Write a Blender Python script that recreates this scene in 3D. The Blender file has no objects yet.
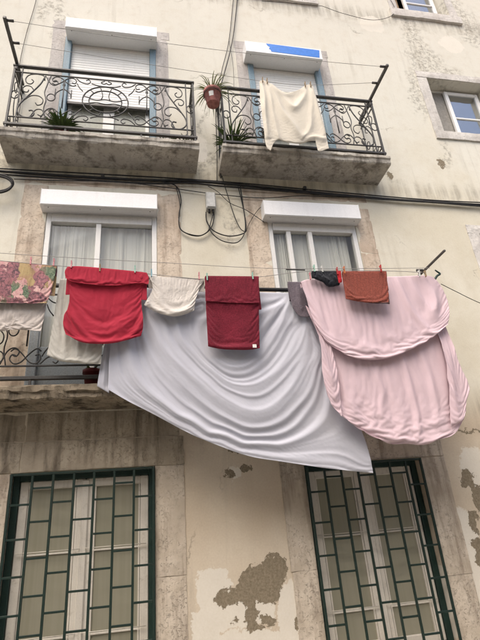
import bpy, math, random
import numpy as np
from mathutils import Vector, Matrix

random.seed(7)
RNG = np.random.RandomState(11)
C = bpy.context.scene.collection
SC = bpy.context.scene

# ------------------------------------------------------------------ camera
CAM = np.array([0.0, -4.6, 1.6])
YAW, PITCH, ROLL, FPX = math.radians(12.024), math.radians(24.155), math.radians(-4.849), 475.4
_f = np.array([math.sin(YAW)*math.cos(PITCH), math.cos(YAW)*math.cos(PITCH), math.sin(PITCH)])
_r = np.cross(_f, [0, 0, 1]); _r /= np.linalg.norm(_r)
_u = np.cross(_r, _f)
_r2 = _r*math.cos(ROLL)+_u*math.sin(ROLL)
_u2 = -_r*math.sin(ROLL)+_u*math.cos(ROLL)
cam = bpy.data.cameras.new('camera'); cam_o = bpy.data.objects.new('camera', cam); C.objects.link(cam_o)
cam_o.matrix_world = Matrix(((_r2[0], _u2[0], -_f[0], CAM[0]), (_r2[1], _u2[1], -_f[1], CAM[1]),
                             (_r2[2], _u2[2], -_f[2], CAM[2]), (0, 0, 0, 1)))
cam.sensor_fit = 'VERTICAL'; cam.sensor_height = 36.0; cam.lens = FPX/640*36.0
cam.clip_start = 0.05; cam.clip_end = 600
SC.camera = cam_o

# ------------------------------------------------------------------ sky, sun, exposure
SUN_EL, SUN_AZ = math.radians(58), math.radians(215)      # azimuth from +Y clockwise
w = bpy.data.worlds.new('World'); SC.world = w; w.use_nodes = True
nt = w.node_tree; nt.nodes.clear()
sky = nt.nodes.new('ShaderNodeTexSky'); sky.sky_type = 'NISHITA'; sky.sun_disc = False
sky.sun_elevation = SUN_EL; sky.sun_rotation = SUN_AZ
sky.air_density = 1.0; sky.dust_density = 6.0; sky.ozone_density = 1.0; sky.altitude = 20
bg = nt.nodes.new('ShaderNodeBackground'); bg.inputs['Strength'].default_value = 0.14
wo = nt.nodes.new('ShaderNodeOutputWorld')
nt.links.new(sky.outputs[0], bg.inputs[0]); nt.links.new(bg.outputs[0], wo.inputs[0])
sl = bpy.data.lights.new('sun', 'SUN'); sl.energy = 1.0; sl.angle = math.radians(60); sl.color = (1.0, 0.95, 0.87)
so = bpy.data.objects.new('sun', sl); C.objects.link(so)
sd = Vector((math.sin(SUN_AZ)*math.cos(SUN_EL), math.cos(SUN_AZ)*math.cos(SUN_EL), math.sin(SUN_EL)))
so.rotation_euler = sd.to_track_quat('Z', 'Y').to_euler(); so.location = (0, -20, 30)
vs = SC.view_settings; vs.view_transform = 'Standard'; vs.look = 'None'; vs.gamma = 1.0
vs.use_curve_mapping = False; vs.exposure = 0.9

SC.cycles.use_adaptive_sampling = True; SC.cycles.adaptive_threshold = .03; SC.cycles.adaptive_min_samples = 16
SC.cycles.max_bounces = 5; SC.cycles.diffuse_bounces = 3; SC.cycles.glossy_bounces = 2; SC.cycles.transmission_bounces = 4; SC.cycles.transparent_max_bounces = 8

# ------------------------------------------------------------------ helpers
def at(px, py, d=0.0):
    """photo pixel -> point on the plane d metres in front of the facade"""
    v = _r2*((px-240)/FPX) - _u2*((py-320)/FPX) + _f
    t = (4.6-d)/v[1]
    return CAM + v*t

def atv(PX, PY, Dp):
    PX, PY, Dp = np.broadcast_arrays(PX, PY, Dp)
    v = _r2*((PX[..., None]-240)/FPX) - _u2*((PY[..., None]-320)/FPX) + _f
    return CAM + v*((4.6-Dp)/v[..., 1])[..., None]

def smooth(pts, n=24, closed=False):
    """Catmull-Rom resampling"""
    P = np.array(pts, float)
    if len(P) == 2 and not closed:
        t = np.linspace(0, 1, n)[:, None]; return P[0]*(1-t)+P[1]*t
    Q = np.vstack([P[-1], P, P[0], P[1]]) if closed else np.vstack([2*P[0]-P[1], P, 2*P[-1]-P[-2]])
    segs = len(Q)-3
    T = np.linspace(0, segs, n, endpoint=not closed); out = []
    for t in T:
        i = min(int(t), segs-1); s = t-i
        a, b, c, d = Q[i:i+4]
        out.append(.5*((2*b)+(-a+c)*s+(2*a-5*b+4*c-d)*s*s+(-a+3*b-3*c+d)*s**3))
    return np.array(out)

def even(pts, n):
    """resample a smoothed polyline evenly by length"""
    P = smooth(pts, max(60, n*2)) if len(pts) > 2 else np.array(pts, float)
    L = np.r_[0, np.cumsum(np.linalg.norm(np.diff(P, axis=0), axis=1))]
    t = np.linspace(0, L[-1], n)
    return np.stack([np.interp(t, L, P[:, k]) for k in range(P.shape[1])], 1)

_vg = {}
def vnoise(x, y, seed=0):
    if seed not in _vg: _vg[seed] = np.random.RandomState(seed).rand(256, 256)*2-1
    G = _vg[seed]
    xi = np.floor(x).astype(int); yi = np.floor(y).astype(int); fx = x-xi; fy = y-yi
    fx = fx*fx*(3-2*fx); fy = fy*fy*(3-2*fy)
    g = lambda a, b: G[a % 256, b % 256]
    return (g(xi, yi)*(1-fx)+g(xi+1, yi)*fx)*(1-fy)+(g(xi, yi+1)*(1-fx)+g(xi+1, yi+1)*fx)*fy

def rg(x, y, sd): return 1-2*np.abs(vnoise(x, y, sd))

def sstep(a, b, x):
    t = np.clip((x-a)/(b-a), 0, 1); return t*t*(3-2*t)

class MB:
    """collects simple shapes into one mesh"""
    def __init__(s): s.v = []; s.f = []; s.sm = []
    def add(s, vs_, fs_, smooth_=False):
        o = len(s.v); s.v += [tuple(p) for p in vs_]; s.f += [tuple(o+i for i in f) for f in fs_]; s.sm += [smooth_]*len(fs_)
        return s
    def box(s, x0, x1, y0, y1, z0, z1, bev=0.0):
        if bev <= 0:
            vs_ = [(x, y, z) for x in (x0, x1) for y in (y0, y1) for z in (z0, z1)]
            return s.add(vs_, [(0, 1, 3, 2), (4, 6, 7, 5), (0, 4, 5, 1), (2, 3, 7, 6), (0, 2, 6, 4), (1, 5, 7, 3)])
        b = min(bev, abs(x1-x0)*.45, abs(y1-y0)*.45, abs(z1-z0)*.45); vs_ = []; idx = {}
        for i, (x, sx) in enumerate(((x0, 1), (x1, -1))):
            for j, (y, sy) in enumerate(((y0, 1), (y1, -1))):
                for k, (z, sz) in enumerate(((z0, 1), (z1, -1))):
                    for ax in range(3):
                        p = [x+sx*b, y+sy*b, z+sz*b]; p[ax] = (x, y, z)[ax]
                        idx[i, j, k, ax] = len(vs_); vs_.append(p)
        q = lambda *t: tuple(idx[a] for a in t)
        fs_ = []
        for i in (0, 1):
            fs_.append(q((i, 0, 0, 0), (i, 1, 0, 0), (i, 1, 1, 0), (i, 0, 1, 0)))
            fs_.append(q((0, i, 0, 1), (1, i, 0, 1), (1, i, 1, 1), (0, i, 1, 1)))
            fs_.append(q((0, 0, i, 2), (1, 0, i, 2), (1, 1, i, 2), (0, 1, i, 2)))
        for i in (0, 1):
            for j in (0, 1):
                fs_.append(q((i, j, 0, 0), (i, j, 1, 0), (i, j, 1, 1), (i, j, 0, 1)))
                fs_.append(q((i, 0, j, 0), (i, 1, j, 0), (i, 1, j, 2), (i, 0, j, 2)))
                fs_.append(q((0, i, j, 1), (1, i, j, 1), (1, i, j, 2), (0, i, j, 2)))
        for i in (0, 1):
            for j in (0, 1):
                for k in (0, 1): fs_.append(q((i, j, k, 0), (i, j, k, 1), (i, j, k, 2)))
        return s.add(vs_, fs_)
    def tube(s, pts, r, n=6, cap=True, taper=None):
        P = [Vector(p) for p in pts]; m = len(P); vs_ = []; prev = None
        for i, p in enumerate(P):
            t = (P[min(i+1, m-1)]-P[max(i-1, 0)]).normalized()
            if prev is None:
                a = Vector((0, 0, 1)) if abs(t.z) < .9 else Vector((1, 0, 0)); nrm = t.cross(a).normalized()
            else:
                nrm = (prev-t*prev.dot(t)); nrm = nrm.normalized() if nrm.length > 1e-6 else t.orthogonal().normalized()
            prev = nrm; bi = t.cross(nrm)
            rr = r if taper is None else r*(1+(taper-1)*i/(m-1))
            for k in range(n):
                a = 2*math.pi*k/n; vs_.append(p+nrm*(rr*math.cos(a))+bi*(rr*math.sin(a)))
        fs_ = [(i*n+k, i*n+(k+1) % n, (i+1)*n+(k+1) % n, (i+1)*n+k) for i in range(m-1) for k in range(n)]
        if cap: fs_ += [tuple(range(n-1, -1, -1)), tuple((m-1)*n+k for k in range(n))]
        return s.add(vs_, fs_, True)
    def bar(s, a, b, w_, h_):
        """square bar from a to b"""
        a = Vector(a); b = Vector(b); t = (b-a).normalized()
        ref = Vector((0, 1, 0)) if abs(t.y) < .9 else Vector((0, 0, 1))
        x = t.cross(ref).normalized(); y = t.cross(x)
        vs_ = [p+x*(sx*w_/2)+y*(sy*h_/2) for p in (a, b) for sx, sy in ((-1, -1), (1, -1), (1, 1), (-1, 1))]
        return s.add(vs_, [(0, 1, 2, 3), (7, 6, 5, 4)]+[(k, k+4, (k+1) % 4+4, (k+1) % 4) for k in range(4)])
    def lathe(s, prof, c, n=20):
        vs_ = [(c[0]+r*math.cos(2*math.pi*k/n), c[1]+r*math.sin(2*math.pi*k/n), c[2]+z) for r, z in prof for k in range(n)]
        fs_ = [(i*n+k, i*n+(k+1) % n, (i+1)*n+(k+1) % n, (i+1)*n+k) for i in range(len(prof)-1) for k in range(n)]
        fs_ += [tuple(range(n-1, -1, -1)), tuple((len(prof)-1)*n+k for k in range(n))]
        return s.add(vs_, fs_, True)
    def mesh(s, name, m=None):
        me = bpy.data.meshes.new(name); me.from_pydata(s.v, [], s.f); me.update()
        me.polygons.foreach_set('use_smooth', s.sm)
        if m: me.materials.append(m)
        return me
    def build(s, name, m, parent=None):
        return link(name, s.mesh(name, m), parent)

def link(name, me, parent=None, loc=None, mw=None):
    o = bpy.data.objects.new(name, me); C.objects.link(o)
    if loc is not None: o.location = loc
    if mw is not None: o.matrix_basis = mw
    if parent is not None: setpar(o, parent)
    return o

def base_of(o):
    t = Vector(o.get('_b', (0, 0, 0))); return t

def setpar(o, parent):
    o.parent = parent
    m = Matrix.Identity(4)
    p = parent
    chain = []
    while p is not None:
        chain.append(p); p = p.parent
    for p in reversed(chain): m = m @ p.matrix_parent_inverse @ p.matrix_basis
    o.matrix_parent_inverse = m.inverted()

def empty(name, loc, label=None, cat=None, group=None):
    o = bpy.data.objects.new(name, None); C.objects.link(o); o.location = loc; o.empty_display_size = .1
    return tag(o, label, cat, group)

def tag(o, label=None, cat=None, group=None, kind=None):
    if label: o['label'] = label
    if cat: o['category'] = cat
    if group: o['group'] = group
    if kind: o['kind'] = kind
    return o

# ------------------------------------------------------------------ material helpers
class NT:
    def __init__(s, name):
        s.m = bpy.data.materials.new(name); s.m.use_nodes = True; s.t = s.m.node_tree
        s.b = s.t.nodes['Principled BSDF']; s.out = s.t.nodes['Material Output']
        s.b.inputs['Roughness'].default_value = .85
        s.b.inputs['Specular IOR Level'].default_value = .25
    def n(s, typ, **kw):
        nd = s.t.nodes.new(typ)
        for k, v in kw.items(): setattr(nd, k, v)
        return nd
    def set(s, sock, v):
        if isinstance(v, bpy.types.NodeSocket): s.t.links.new(v, sock)
        elif isinstance(v, (tuple, list)) and len(v) == 3 and sock.type == 'RGBA': sock.default_value = (*v, 1)
        else: sock.default_value = v
    def math(s, op, a, b=0.0, c=None, clamp=False):
        nd = s.n('ShaderNodeMath', operation=op); nd.use_clamp = clamp
        s.set(nd.inputs[0], a); s.set(nd.inputs[1], b)
        if c is not None: s.set(nd.inputs[2], c)
        return nd.outputs[0]
    def vmath(s, op, a, b=(0, 0, 0)):
        nd = s.n('ShaderNodeVectorMath', operation=op); s.set(nd.inputs[0], a)
        if op == 'SCALE': s.set(nd.inputs['Scale'], b)
        else: s.set(nd.inputs[1], b)
        return nd.outputs['Value'] if op in ('LENGTH', 'DISTANCE', 'DOT_PRODUCT') else nd.outputs[0]
    def mix(s, fac, a, b, blend='MIX'):
        nd = s.n('ShaderNodeMix', data_type='RGBA', blend_type=blend)
        s.set(nd.inputs[0], fac); s.set(nd.inputs[6], a); s.set(nd.inputs[7], b)
        return nd.outputs[2]
    def noise(s, vec, scale, detail=6, rough=.55, dist=0.0, color=False):
        nd = s.n('ShaderNodeTexNoise'); s.set(nd.inputs['Vector'], vec)
        nd.inputs['Scale'].default_value = scale; nd.inputs['Detail'].default_value = detail
        nd.inputs['Roughness'].default_value = rough; nd.inputs['Distortion'].default_value = dist
        return nd.outputs['Color' if color else 'Fac']
    def voro(s, vec, scale, feature='F1', out='Distance', rnd=1.0):
        nd = s.n('ShaderNodeTexVoronoi', feature=feature); s.set(nd.inputs['Vector'], vec)
        nd.inputs['Scale'].default_value = scale; nd.inputs['Randomness'].default_value = rnd
        return nd.outputs[out]
    def ramp(s, x, a, b, lo=0.0, hi=1.0):
        nd = s.n('ShaderNodeMapRange', interpolation_type='SMOOTHSTEP'); s.set(nd.inputs[0], x)
        nd.inputs[1].default_value = a; nd.inputs[2].default_value = b
        nd.inputs[3].default_value = lo; nd.inputs[4].default_value = hi
        return nd.outputs[0]
    def mapv(s, vec, scale=(1, 1, 1), loc=(0, 0, 0)):
        nd = s.n('ShaderNodeMapping'); s.set(nd.inputs[0], vec)
        nd.inputs['Scale'].default_value = scale; nd.inputs['Location'].default_value = loc
        return nd.outputs[0]
    def pos(s): return s.n('ShaderNodeNewGeometry').outputs['Position']
    def obj(s): return s.n('ShaderNodeTexCoord').outputs['Object']
    def uv(s): return s.n('ShaderNodeTexCoord').outputs['UV']
    def sep(s, v): nd = s.n('ShaderNodeSeparateXYZ'); s.set(nd.inputs[0], v); return nd.outputs
    def bump(s, h, strength=.3, dist=.01, prev=None):
        nd = s.n('ShaderNodeBump'); s.set(nd.inputs['Height'], h)
        nd.inputs['Strength'].default_value = strength; nd.inputs['Distance'].default_value = dist
        if prev: s.t.links.new(prev, nd.inputs['Normal'])
        s.t.links.new(nd.outputs[0], s.b.inputs['Normal']); return nd.outputs[0]
    def col(s, c): s.set(s.b.inputs['Base Color'], c)
    def blobs(s, wp, lst):
        """0 inside, growing outside, over a union of ellipses given in photo pixels on the facade"""
        res = None
        for px, py, rx, ry in lst:
            c = at(px, py); ex = at(px+1, py); ez = at(px, py-1)
            wx = rx*abs(ex[0]-c[0]); wz = ry*abs(ez[2]-c[2])
            v = s.vmath('SUBTRACT', wp, (c[0], 0, c[2])); v = s.vmath('MULTIPLY', v, (1/wx, 0, 1/wz))
            l = s.vmath('LENGTH', v)
            res = l if res is None else s.math('SMOOTH_MIN', res, l, .15)
        return res

def plain(name, col, rough=.7, metal=0.0, var=.12, scale=30, bump=.05, spec=.3):
    t = NT(name); p = t.obj()
    nz = t.noise(p, scale, 5)
    lo = tuple(c*(1-var) for c in col); hi = tuple(min(1, c*(1+var)) for c in col)
    t.col(t.mix(t.ramp(nz, .3, .7), lo, hi))
    t.b.inputs['Roughness'].default_value = rough; t.b.inputs['Metallic'].default_value = metal
    t.b.inputs['Specular IOR Level'].default_value = spec
    if bump: t.bump(nz, bump, .004)
    return t.m

def mat_wall():
    t = NT('plaster'); p = t.pos(); x, y, z = t.sep(p)
    warp = t.vmath('SCALE', t.vmath('SUBTRACT', t.noise(p, 6.5, 6, .7, color=True), (.5, .5, .5)), .30)
    wp = t.vmath('MULTIPLY', t.vmath('ADD', p, warp), (1, 0, 1))
    warp2 = t.vmath('SCALE', t.vmath('SUBTRACT', t.noise(p, 2.2, 5, .68, color=True), (.5, .5, .5)), 1.0)
    wp2 = t.vmath('MULTIPLY', t.vmath('ADD', p, warp2), (1, 0, 1))
    n1 = t.noise(p, .9, 4, .6); n2 = t.noise(p, 7, 5, .65); n3 = t.noise(p, 60, 2, .6)
    # cream paint above, a pinker tan paint on the ground floor
    up = t.mix(t.ramp(n1, .35, .65), (.595, .55, .435), (.675, .64, .53))
    lo = t.mix(t.ramp(n1, .35, .65), (.52, .435, .33), (.60, .52, .41))
    c = t.mix(t.ramp(t.math('ADD', z, t.math('MULTIPLY', n2, .3)), 2.6, 3.1), lo, up)
    # greyer tone high on the facade, its colour balances the strong light there
    c = t.mix(t.math('MULTIPLY', t.ramp(t.math('ADD', z, t.math('MULTIPLY', n1, 2.0)), 6.3, 8.0), .75), c, (.63, .61, .535))
    c = t.mix(t.math('MULTIPLY', t.ramp(n2, .45, .75), .25), c, (.47, .40, .30))
    # vertical rain streaks
    st = t.noise(t.mapv(p, (9, 1, .55)), 1.0, 4, .6)
    stm = t.math('MULTIPLY', t.ramp(st, .52, .75), t.ramp(n1, .4, .62))
    c = t.mix(t.math('MULTIPLY', stm, .38), c, (.31, .275, .22))
    # soot bands under the balconies and cables
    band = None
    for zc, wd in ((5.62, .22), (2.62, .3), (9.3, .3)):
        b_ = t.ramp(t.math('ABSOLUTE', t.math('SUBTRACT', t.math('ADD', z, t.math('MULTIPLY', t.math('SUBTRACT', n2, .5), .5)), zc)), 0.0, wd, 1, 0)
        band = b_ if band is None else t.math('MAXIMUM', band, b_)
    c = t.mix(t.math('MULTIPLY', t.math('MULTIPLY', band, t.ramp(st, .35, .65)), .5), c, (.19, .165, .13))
    # mould
    md = t.blobs(wp2, [(412, 35, 12, 20), (425, 60, 16, 22), (440, 72, 22, 8), (416, 90, 9, 26), (448, 12, 30, 10), (470, 30, 14, 16),
                       (28, 412, 12, 10), (103, 404, 18, 8), (42, 160, 14, 14), (125, 166, 10, 12), (8, 150, 12, 26), (60, 20, 6, 60),
                       (448, 156, 6, 14), (390, 175, 5, 6), (232, 452, 10, 3), (205, 120, 6, 20), (210, 165, 12, 12), (45, 10, 12, 8), (232, 225, 8, 20)])
    mm = t.math('MULTIPLY', t.ramp(md, .5, 1.25, 1, 0), t.ramp(t.noise(p, 16, 5, .7), .42, .62))
    c = t.mix(t.math('MULTIPLY', mm, .6), c, (.20, .185, .155))
    # pale lime layer where the top coat has gone
    lm = t.blobs(wp, [(214, 590, 17, 26), (236, 612, 40, 18), (292, 615, 14, 36), (240, 648, 60, 18), (205, 640, 14, 40),
                      (470, 560, 16, 60), (455, 600, 10, 40), (476, 470, 16, 26), (236, 475, 5, 8),
                      (200, 148, 8, 14), (372, 24, 12, 8), (452, 45, 12, 8)])
    lmask = t.ramp(lm, .93, 1.0, 1, 0)
    c = t.mix(t.math('MULTIPLY', lmask, .85), c, t.mix(n2, (.64, .60, .51), (.74, .70, .61)))
    # bare mortar
    pm = t.blobs(wp, [(258, 577, 20, 13), (274, 571, 12, 17), (249, 592, 24, 14), (229, 598, 12, 9), (269, 590, 14, 13),
                      (252, 614, 6, 14), (256, 629, 7, 4), (268, 620, 8, 7), (234, 622, 2, 3), (245, 469, 6, 4), (230, 475, 3, 5), (235, 451, 11, 2),
                      (468, 478, 7, 10), (478, 498, 7, 16), (474, 522, 5, 12), (480, 552, 6, 16), (460, 432, 12, 1.6), (432, 424, 6, 1.2), (476, 430, 8, 1.5),
                      (441, 164, 3.5, 4), (390, 176, 3, 4), (300, 626, 3, 12), (296, 520, 2, 12)])
    pmask = t.ramp(pm, .965, 1.0, 1, 0)
    mort = t.mix(t.ramp(t.noise(p, 45, 4, .75), .3, .7), (.17, .14, .095), (.28, .235, .17))
    c = t.mix(pmask, c, mort)
    # flaking, small bare spots
    fl = t.noise(p, 11, 5, .72)
    fmask = t.math('MULTIPLY', t.ramp(fl, .66, .70), t.ramp(n1, .44, .6))
    c = t.mix(t.math('MULTIPLY', fmask, .45), c, (.36, .31, .235))
    # hairline cracks
    cv = t.vmath('ADD', p, t.vmath('SCALE', t.vmath('SUBTRACT', t.noise(p, 3, 6, .6, color=True), (.5, .5, .5)), .7))
    cr = t.voro(t.vmath('MULTIPLY', cv, (1, 0, .8)), .62, 'DISTANCE_TO_EDGE')
    cm = t.math('MULTIPLY', t.ramp(cr, .002, .008, 1, 0), t.ramp(t.noise(p, 1.7, 3), .54, .66))
    c = t.mix(t.math('MULTIPLY', cm, .45), c, (.13, .11, .085))
    c = t.mix(.22, c, t.mix(n3, (.3, .3, .3), (.85, .85, .85)), 'OVERLAY')
    t.col(c)
    t.b.inputs['Roughness'].default_value = .95; t.b.inputs['Specular IOR Level'].default_value = .1
    h = t.math('MULTIPLY', n2, .35)
    h = t.math('ADD', h, t.math('MULTIPLY', n3, .06))
    h = t.math('SUBTRACT', h, t.math('MULTIPLY', pmask, .55))
    h = t.math('SUBTRACT', h, t.math('MULTIPLY', fmask, .2))
    t.bump(h, .75, .014)
    return t.m

def mat_stone(name, a, b, grime, amount=.6, pits=.5, sc=1.0):
    t = NT(name); p = t.pos()
    n1 = t.noise(p, 2.5*sc, 5, .65); n2 = t.noise(p, 22*sc, 4, .7); pit = t.noise(p, 38*sc, 3, .75, .6)
    st = t.noise(t.mapv(p, (7, 7, .8)), 1.0, 5, .65)
    c = t.mix(t.ramp(n1, .35, .65), a, b)
    c = t.mix(t.math('MULTIPLY', t.ramp(n2, .5, .7), .4), c, tuple(k*.62 for k in a))
    c = t.mix(t.math('MULTIPLY', t.ramp(st, .45, .68), amount), c, grime)
    pm = t.math('MULTIPLY', t.ramp(pit, .555, .62), t.ramp(n1, .40, .54))
    c = t.mix(t.math('MULTIPLY', pm, pits), c, tuple(k*.4 for k in a))
    t.col(c); t.b.inputs['Roughness'].default_value = .92; t.b.inputs['Specular IOR Level'].default_value = .15
    h = t.math('SUBTRACT', t.math('ADD', t.math('MULTIPLY', n2, .5), n1), t.math('MULTIPLY', pm, .5))
    t.bump(h, .6, .012)
    return t.m

def mat_paint(name, col, rust=(.09, .055, .035), amt=.25, rough=.55, streak=0.0, spec=.4, bump=True):
    t = NT(name); p = t.pos(); n1 = t.noise(p, 14, 5, .7); n2 = t.noise(p, 90, 2)
    vv = .15 if bump else .03
    c = t.mix(t.ramp(n2, .3, .7), tuple(k*(1-vv) for k in col), tuple(min(1, k*(1+vv)) for k in col))
    c = t.mix(t.math('MULTIPLY', t.ramp(n1, .56, .66), amt), c, rust)
    if streak:
        st = t.noise(t.mapv(p, (16, 16, 1.0)), 1.0, 6, .65)
        c = t.mix(t.math('MULTIPLY', t.ramp(st, .5, .7), streak), c, (.22, .19, .15))
    t.col(c); t.b.inputs['Roughness'].default_value = rough; t.b.inputs['Specular IOR Level'].default_value = spec
    if bump: t.bump(t.math('ADD', n1, t.math('MULTIPLY', n2, .3)), .25, .003)
    return t.m

def mat_glass(name, tint=(.9, .95, .95), refl=.12, dirt=.05):
    """thin window pane: mostly see-through with a mirror coat and some dust"""
    t = NT(name); p = t.pos()
    tr = t.n('ShaderNodeBsdfTransparent'); t.set(tr.inputs[0], tint)
    gl = t.n('ShaderNodeBsdfGlossy'); gl.inputs['Roughness'].default_value = .03; t.set(gl.inputs[0], (.95, .97, 1.0))
    nb = t.n('ShaderNodeBump'); nb.inputs['Strength'].default_value = .08; nb.inputs['Distance'].default_value = .01
    t.t.links.new(t.noise(p, 1.6, 2), nb.inputs['Height']); t.t.links.new(nb.outputs[0], gl.inputs['Normal'])
    ge = t.n('ShaderNodeNewGeometry')
    cs_ = t.math('ABSOLUTE', t.vmath('DOT_PRODUCT', ge.outputs['Normal'], ge.outputs['Incoming']))
    f = t.math('ADD', t.math('MULTIPLY', t.math('POWER', t.math('SUBTRACT', 1.0, cs_, clamp=True), 5.0), .9), .04+refl, clamp=True)
    m1 = t.n('ShaderNodeMixShader'); t.set(m1.inputs[0], f); t.t.links.new(tr.outputs[0], m1.inputs[1]); t.t.links.new(gl.outputs[0], m1.inputs[2])
    df = t.n('ShaderNodeBsdfDiffuse'); t.set(df.inputs[0], (.50, .50, .43))
    m2 = t.n('ShaderNodeMixShader'); t.set(m2.inputs[0], t.math('MULTIPLY', t.noise(p, 6, 6, .7), dirt*2))
    t.t.links.new(m1.outputs[0], m2.inputs[1]); t.t.links.new(df.outputs[0], m2.inputs[2])
    t.t.links.new(m2.outputs[0], t.out.inputs['Surface'])
    return t.m

def mat_cloth(name, col, var=.1, weave=900, wr=.25, transl=.18, color_fn=None, fuzz=0.0, wscale=(14, 5, 1), rough=.9):
    t = NT(name); uv = t.uv()
    n1 = t.noise(uv, 6, 6, .6)
    # creases: ridged noise in warped, turned coordinates (uv in metres)
    rot = t.n('ShaderNodeMapping'); t.set(rot.inputs[0], uv); rot.inputs['Rotation'].default_value = (0, 0, .5)
    cw = t.vmath('ADD', rot.outputs[0], t.vmath('SCALE', t.vmath('SUBTRACT', t.noise(uv, 5, 3, .5, color=True), (.5, .5, .5)), .25))
    wr1 = t.noise(t.mapv(cw, (wscale[0], wscale[1], 1)), 1.0, 3, .55)
    wr2 = t.noise(t.mapv(cw, (wscale[1]*2.4, wscale[0]*1.5, 1), (3, 7, 0)), 1.0, 3, .55)
    rid = t.math('ADD', t.math('ABSOLUTE', t.math('SUBTRACT', wr1, .5)), t.math('ABSOLUTE', t.math('SUBTRACT', wr2, .5)))
    fine = t.noise(uv, weave, 2)
    base = color_fn(t, uv) if color_fn else t.mix(t.ramp(n1, .3, .7), tuple(c*(1-var) for c in col), tuple(min(1, c*(1+var*.5)) for c in col))
    if fuzz:
        base = t.mix(fuzz, base, t.mix(t.ramp(t.noise(uv, 75, 4, .75), .3, .7), (.12, .12, .12), (.88, .88, .88)), 'OVERLAY')
    t.col(base); t.b.inputs['Roughness'].default_value = rough; t.b.inputs['Specular IOR Level'].default_value = .12
    t.b.inputs['Sheen Weight'].default_value = .12; t.b.inputs['Sheen Roughness'].default_value = .5
    h = t.math('ADD', t.math('MULTIPLY', rid, -1.0), t.math('MULTIPLY', fine, .0 if not fuzz else .3))
    nrm = t.bump(h, wr, .018)
    if transl:
        tl = t.n('ShaderNodeBsdfTranslucent'); t.set(tl.inputs[0], base); t.t.links.new(nrm, tl.inputs['Normal'])
        mx = t.n('ShaderNodeMixShader'); mx.inputs[0].default_value = transl
        t.t.links.new(t.b.outputs[0], mx.inputs[1]); t.t.links.new(tl.outputs[0], mx.inputs[2])
        t.t.links.new(mx.outputs[0], t.out.inputs['Surface'])
    return t.m

M = {}
M['wall'] = mat_wall()
M['stone_low'] = mat_stone('stone_low', (.47, .405, .32), (.60, .53, .435), (.19, .145, .105), .68, .45)
M['stone_mid'] = mat_stone('stone_mid', (.50, .40, .305), (.64, .55, .44), (.25, .19, .14), .6, .2, .8)
M['stone_top'] = mat_stone('stone_top', (.44, .41, .385), (.54, .51, .475), (.25, .22, .2), .5, .3)
M['stone_pale'] = mat_stone('stone_pale', (.56, .53, .49), (.66, .63, .58), (.3, .27, .23), .35, .3)
M['stone_soot'] = mat_stone('stone_soot', (.34, .29, .22), (.45, .39, .30), (.10, .08, .058), .8, .4)
M['slab'] = mat_stone('slab', (.40, .37, .32), (.50, .465, .40), (.12, .105, .085), .8, .5)
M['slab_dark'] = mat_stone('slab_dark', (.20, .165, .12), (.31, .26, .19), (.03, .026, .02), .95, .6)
M['iron'] = mat_paint('iron', (.042, .040, .037), (.10, .075, .055), .3, .5)
M['iron_grey'] = mat_paint('iron_grey', (.07, .065, .06), (.11, .08, .06), .35, .5)
M['green_iron'] = mat_paint('green_iron', (.011, .026, .020), (.03, .03, .022), .35, .45)
M['green_wood'] = mat_paint('green_wood', (.011, .033, .026), (.02, .028, .02), .3, .5)
M['blue_wood'] = mat_paint('blue_wood', (.185, .265, .315), (.3, .36, .38), .5, .6, .25)
M['grey_blue'] = mat_paint('grey_blue', (.24, .27, .285), (.3, .32, .32), .4, .6, .25)
M['white_box'] = mat_paint('white_box', (.80, .80, .79), (.70, .69, .66), .2, .4, .05, bump=False)
M['white_frame'] = mat_paint('white_frame', (.74, .73, .69), (.58, .56, .5), .3, .4, .10, bump=False)
M['old_white'] = mat_paint('old_white', (.68, .64, .56), (.4, .35, .28), .35, .6, .2, bump=False)
M['slat'] = mat_paint('slat', (.80, .79, .75), (.70, .68, .63), .2, .45, .06, bump=False)
M['glass'] = mat_glass('glass', (.95, .97, .96), refl=.0, dirt=.03)
M['glass_sky'] = mat_glass('glass_sky', (.5, .55, .6), .35, .03)
M['glass_green'] = mat_glass('glass_green', (.5, .55, .5), .04, .8)
M['dark_room'] = plain('dark_room', (.05, .045, .04), .95, var=.2, scale=3)
M['blue_film'] = plain('blue_film', (.05, .20, .62), .35, var=.08, scale=20)
M['plastic_grey'] = plain('plastic_grey', (.50, .50, .47), .5)
M['rubber'] = plain('rubber', (.022, .021, .02), .6)
M['wire'] = plain('wire', (.30, .29, .27), .5)
M['terracotta'] = plain('terracotta', (.36, .15, .13), .8, var=.25)
M['pot_red'] = plain('pot_red', (.13, .02, .02), .5, var=.15)
M['soil'] = plain('soil', (.05, .035, .025), .95, var=.3, scale=80)
M['paper'] = plain('paper', (.75, .74, .7), .8)

def mat_pane_olive():
    t = NT('olive_pane'); p = t.pos()
    s1 = t.noise(t.mapv(p, (30, 1, .7)), 1.0, 5, .6); s2 = t.noise(p, 2.0, 5)
    c = t.mix(t.ramp(s1, .35, .65), (.30, .29, .215), (.325, .31, .235))
    c = t.mix(t.math('MULTIPLY', t.ramp(s2, .5, .7), .4), c, (.33, .315, .24))
    t.col(c); t.b.inputs['Roughness'].default_value = .16; t.b.inputs['Specular IOR Level'].default_value = .5
    return t.m
M['olive'] = mat_pane_olive()

def mat_leaf(name, a, b):
    t = NT(name); r = t.n('ShaderNodeObjectInfo').outputs['Random']; p = t.obj()
    t.col(t.mix(t.noise(p, 18, 4), a, b)); t.b.inputs['Roughness'].default_value = .5
    return t.m
M['leaf'] = mat_leaf('leaf', (.05, .09, .022), (.11, .16, .05))
M['leaf_pale'] = mat_leaf('leaf_pale', (.20, .27, .10), (.42, .45, .25))
M['leaf_brown'] = mat_leaf('leaf_brown', (.17, .07, .05), (.26, .13, .09))

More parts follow.
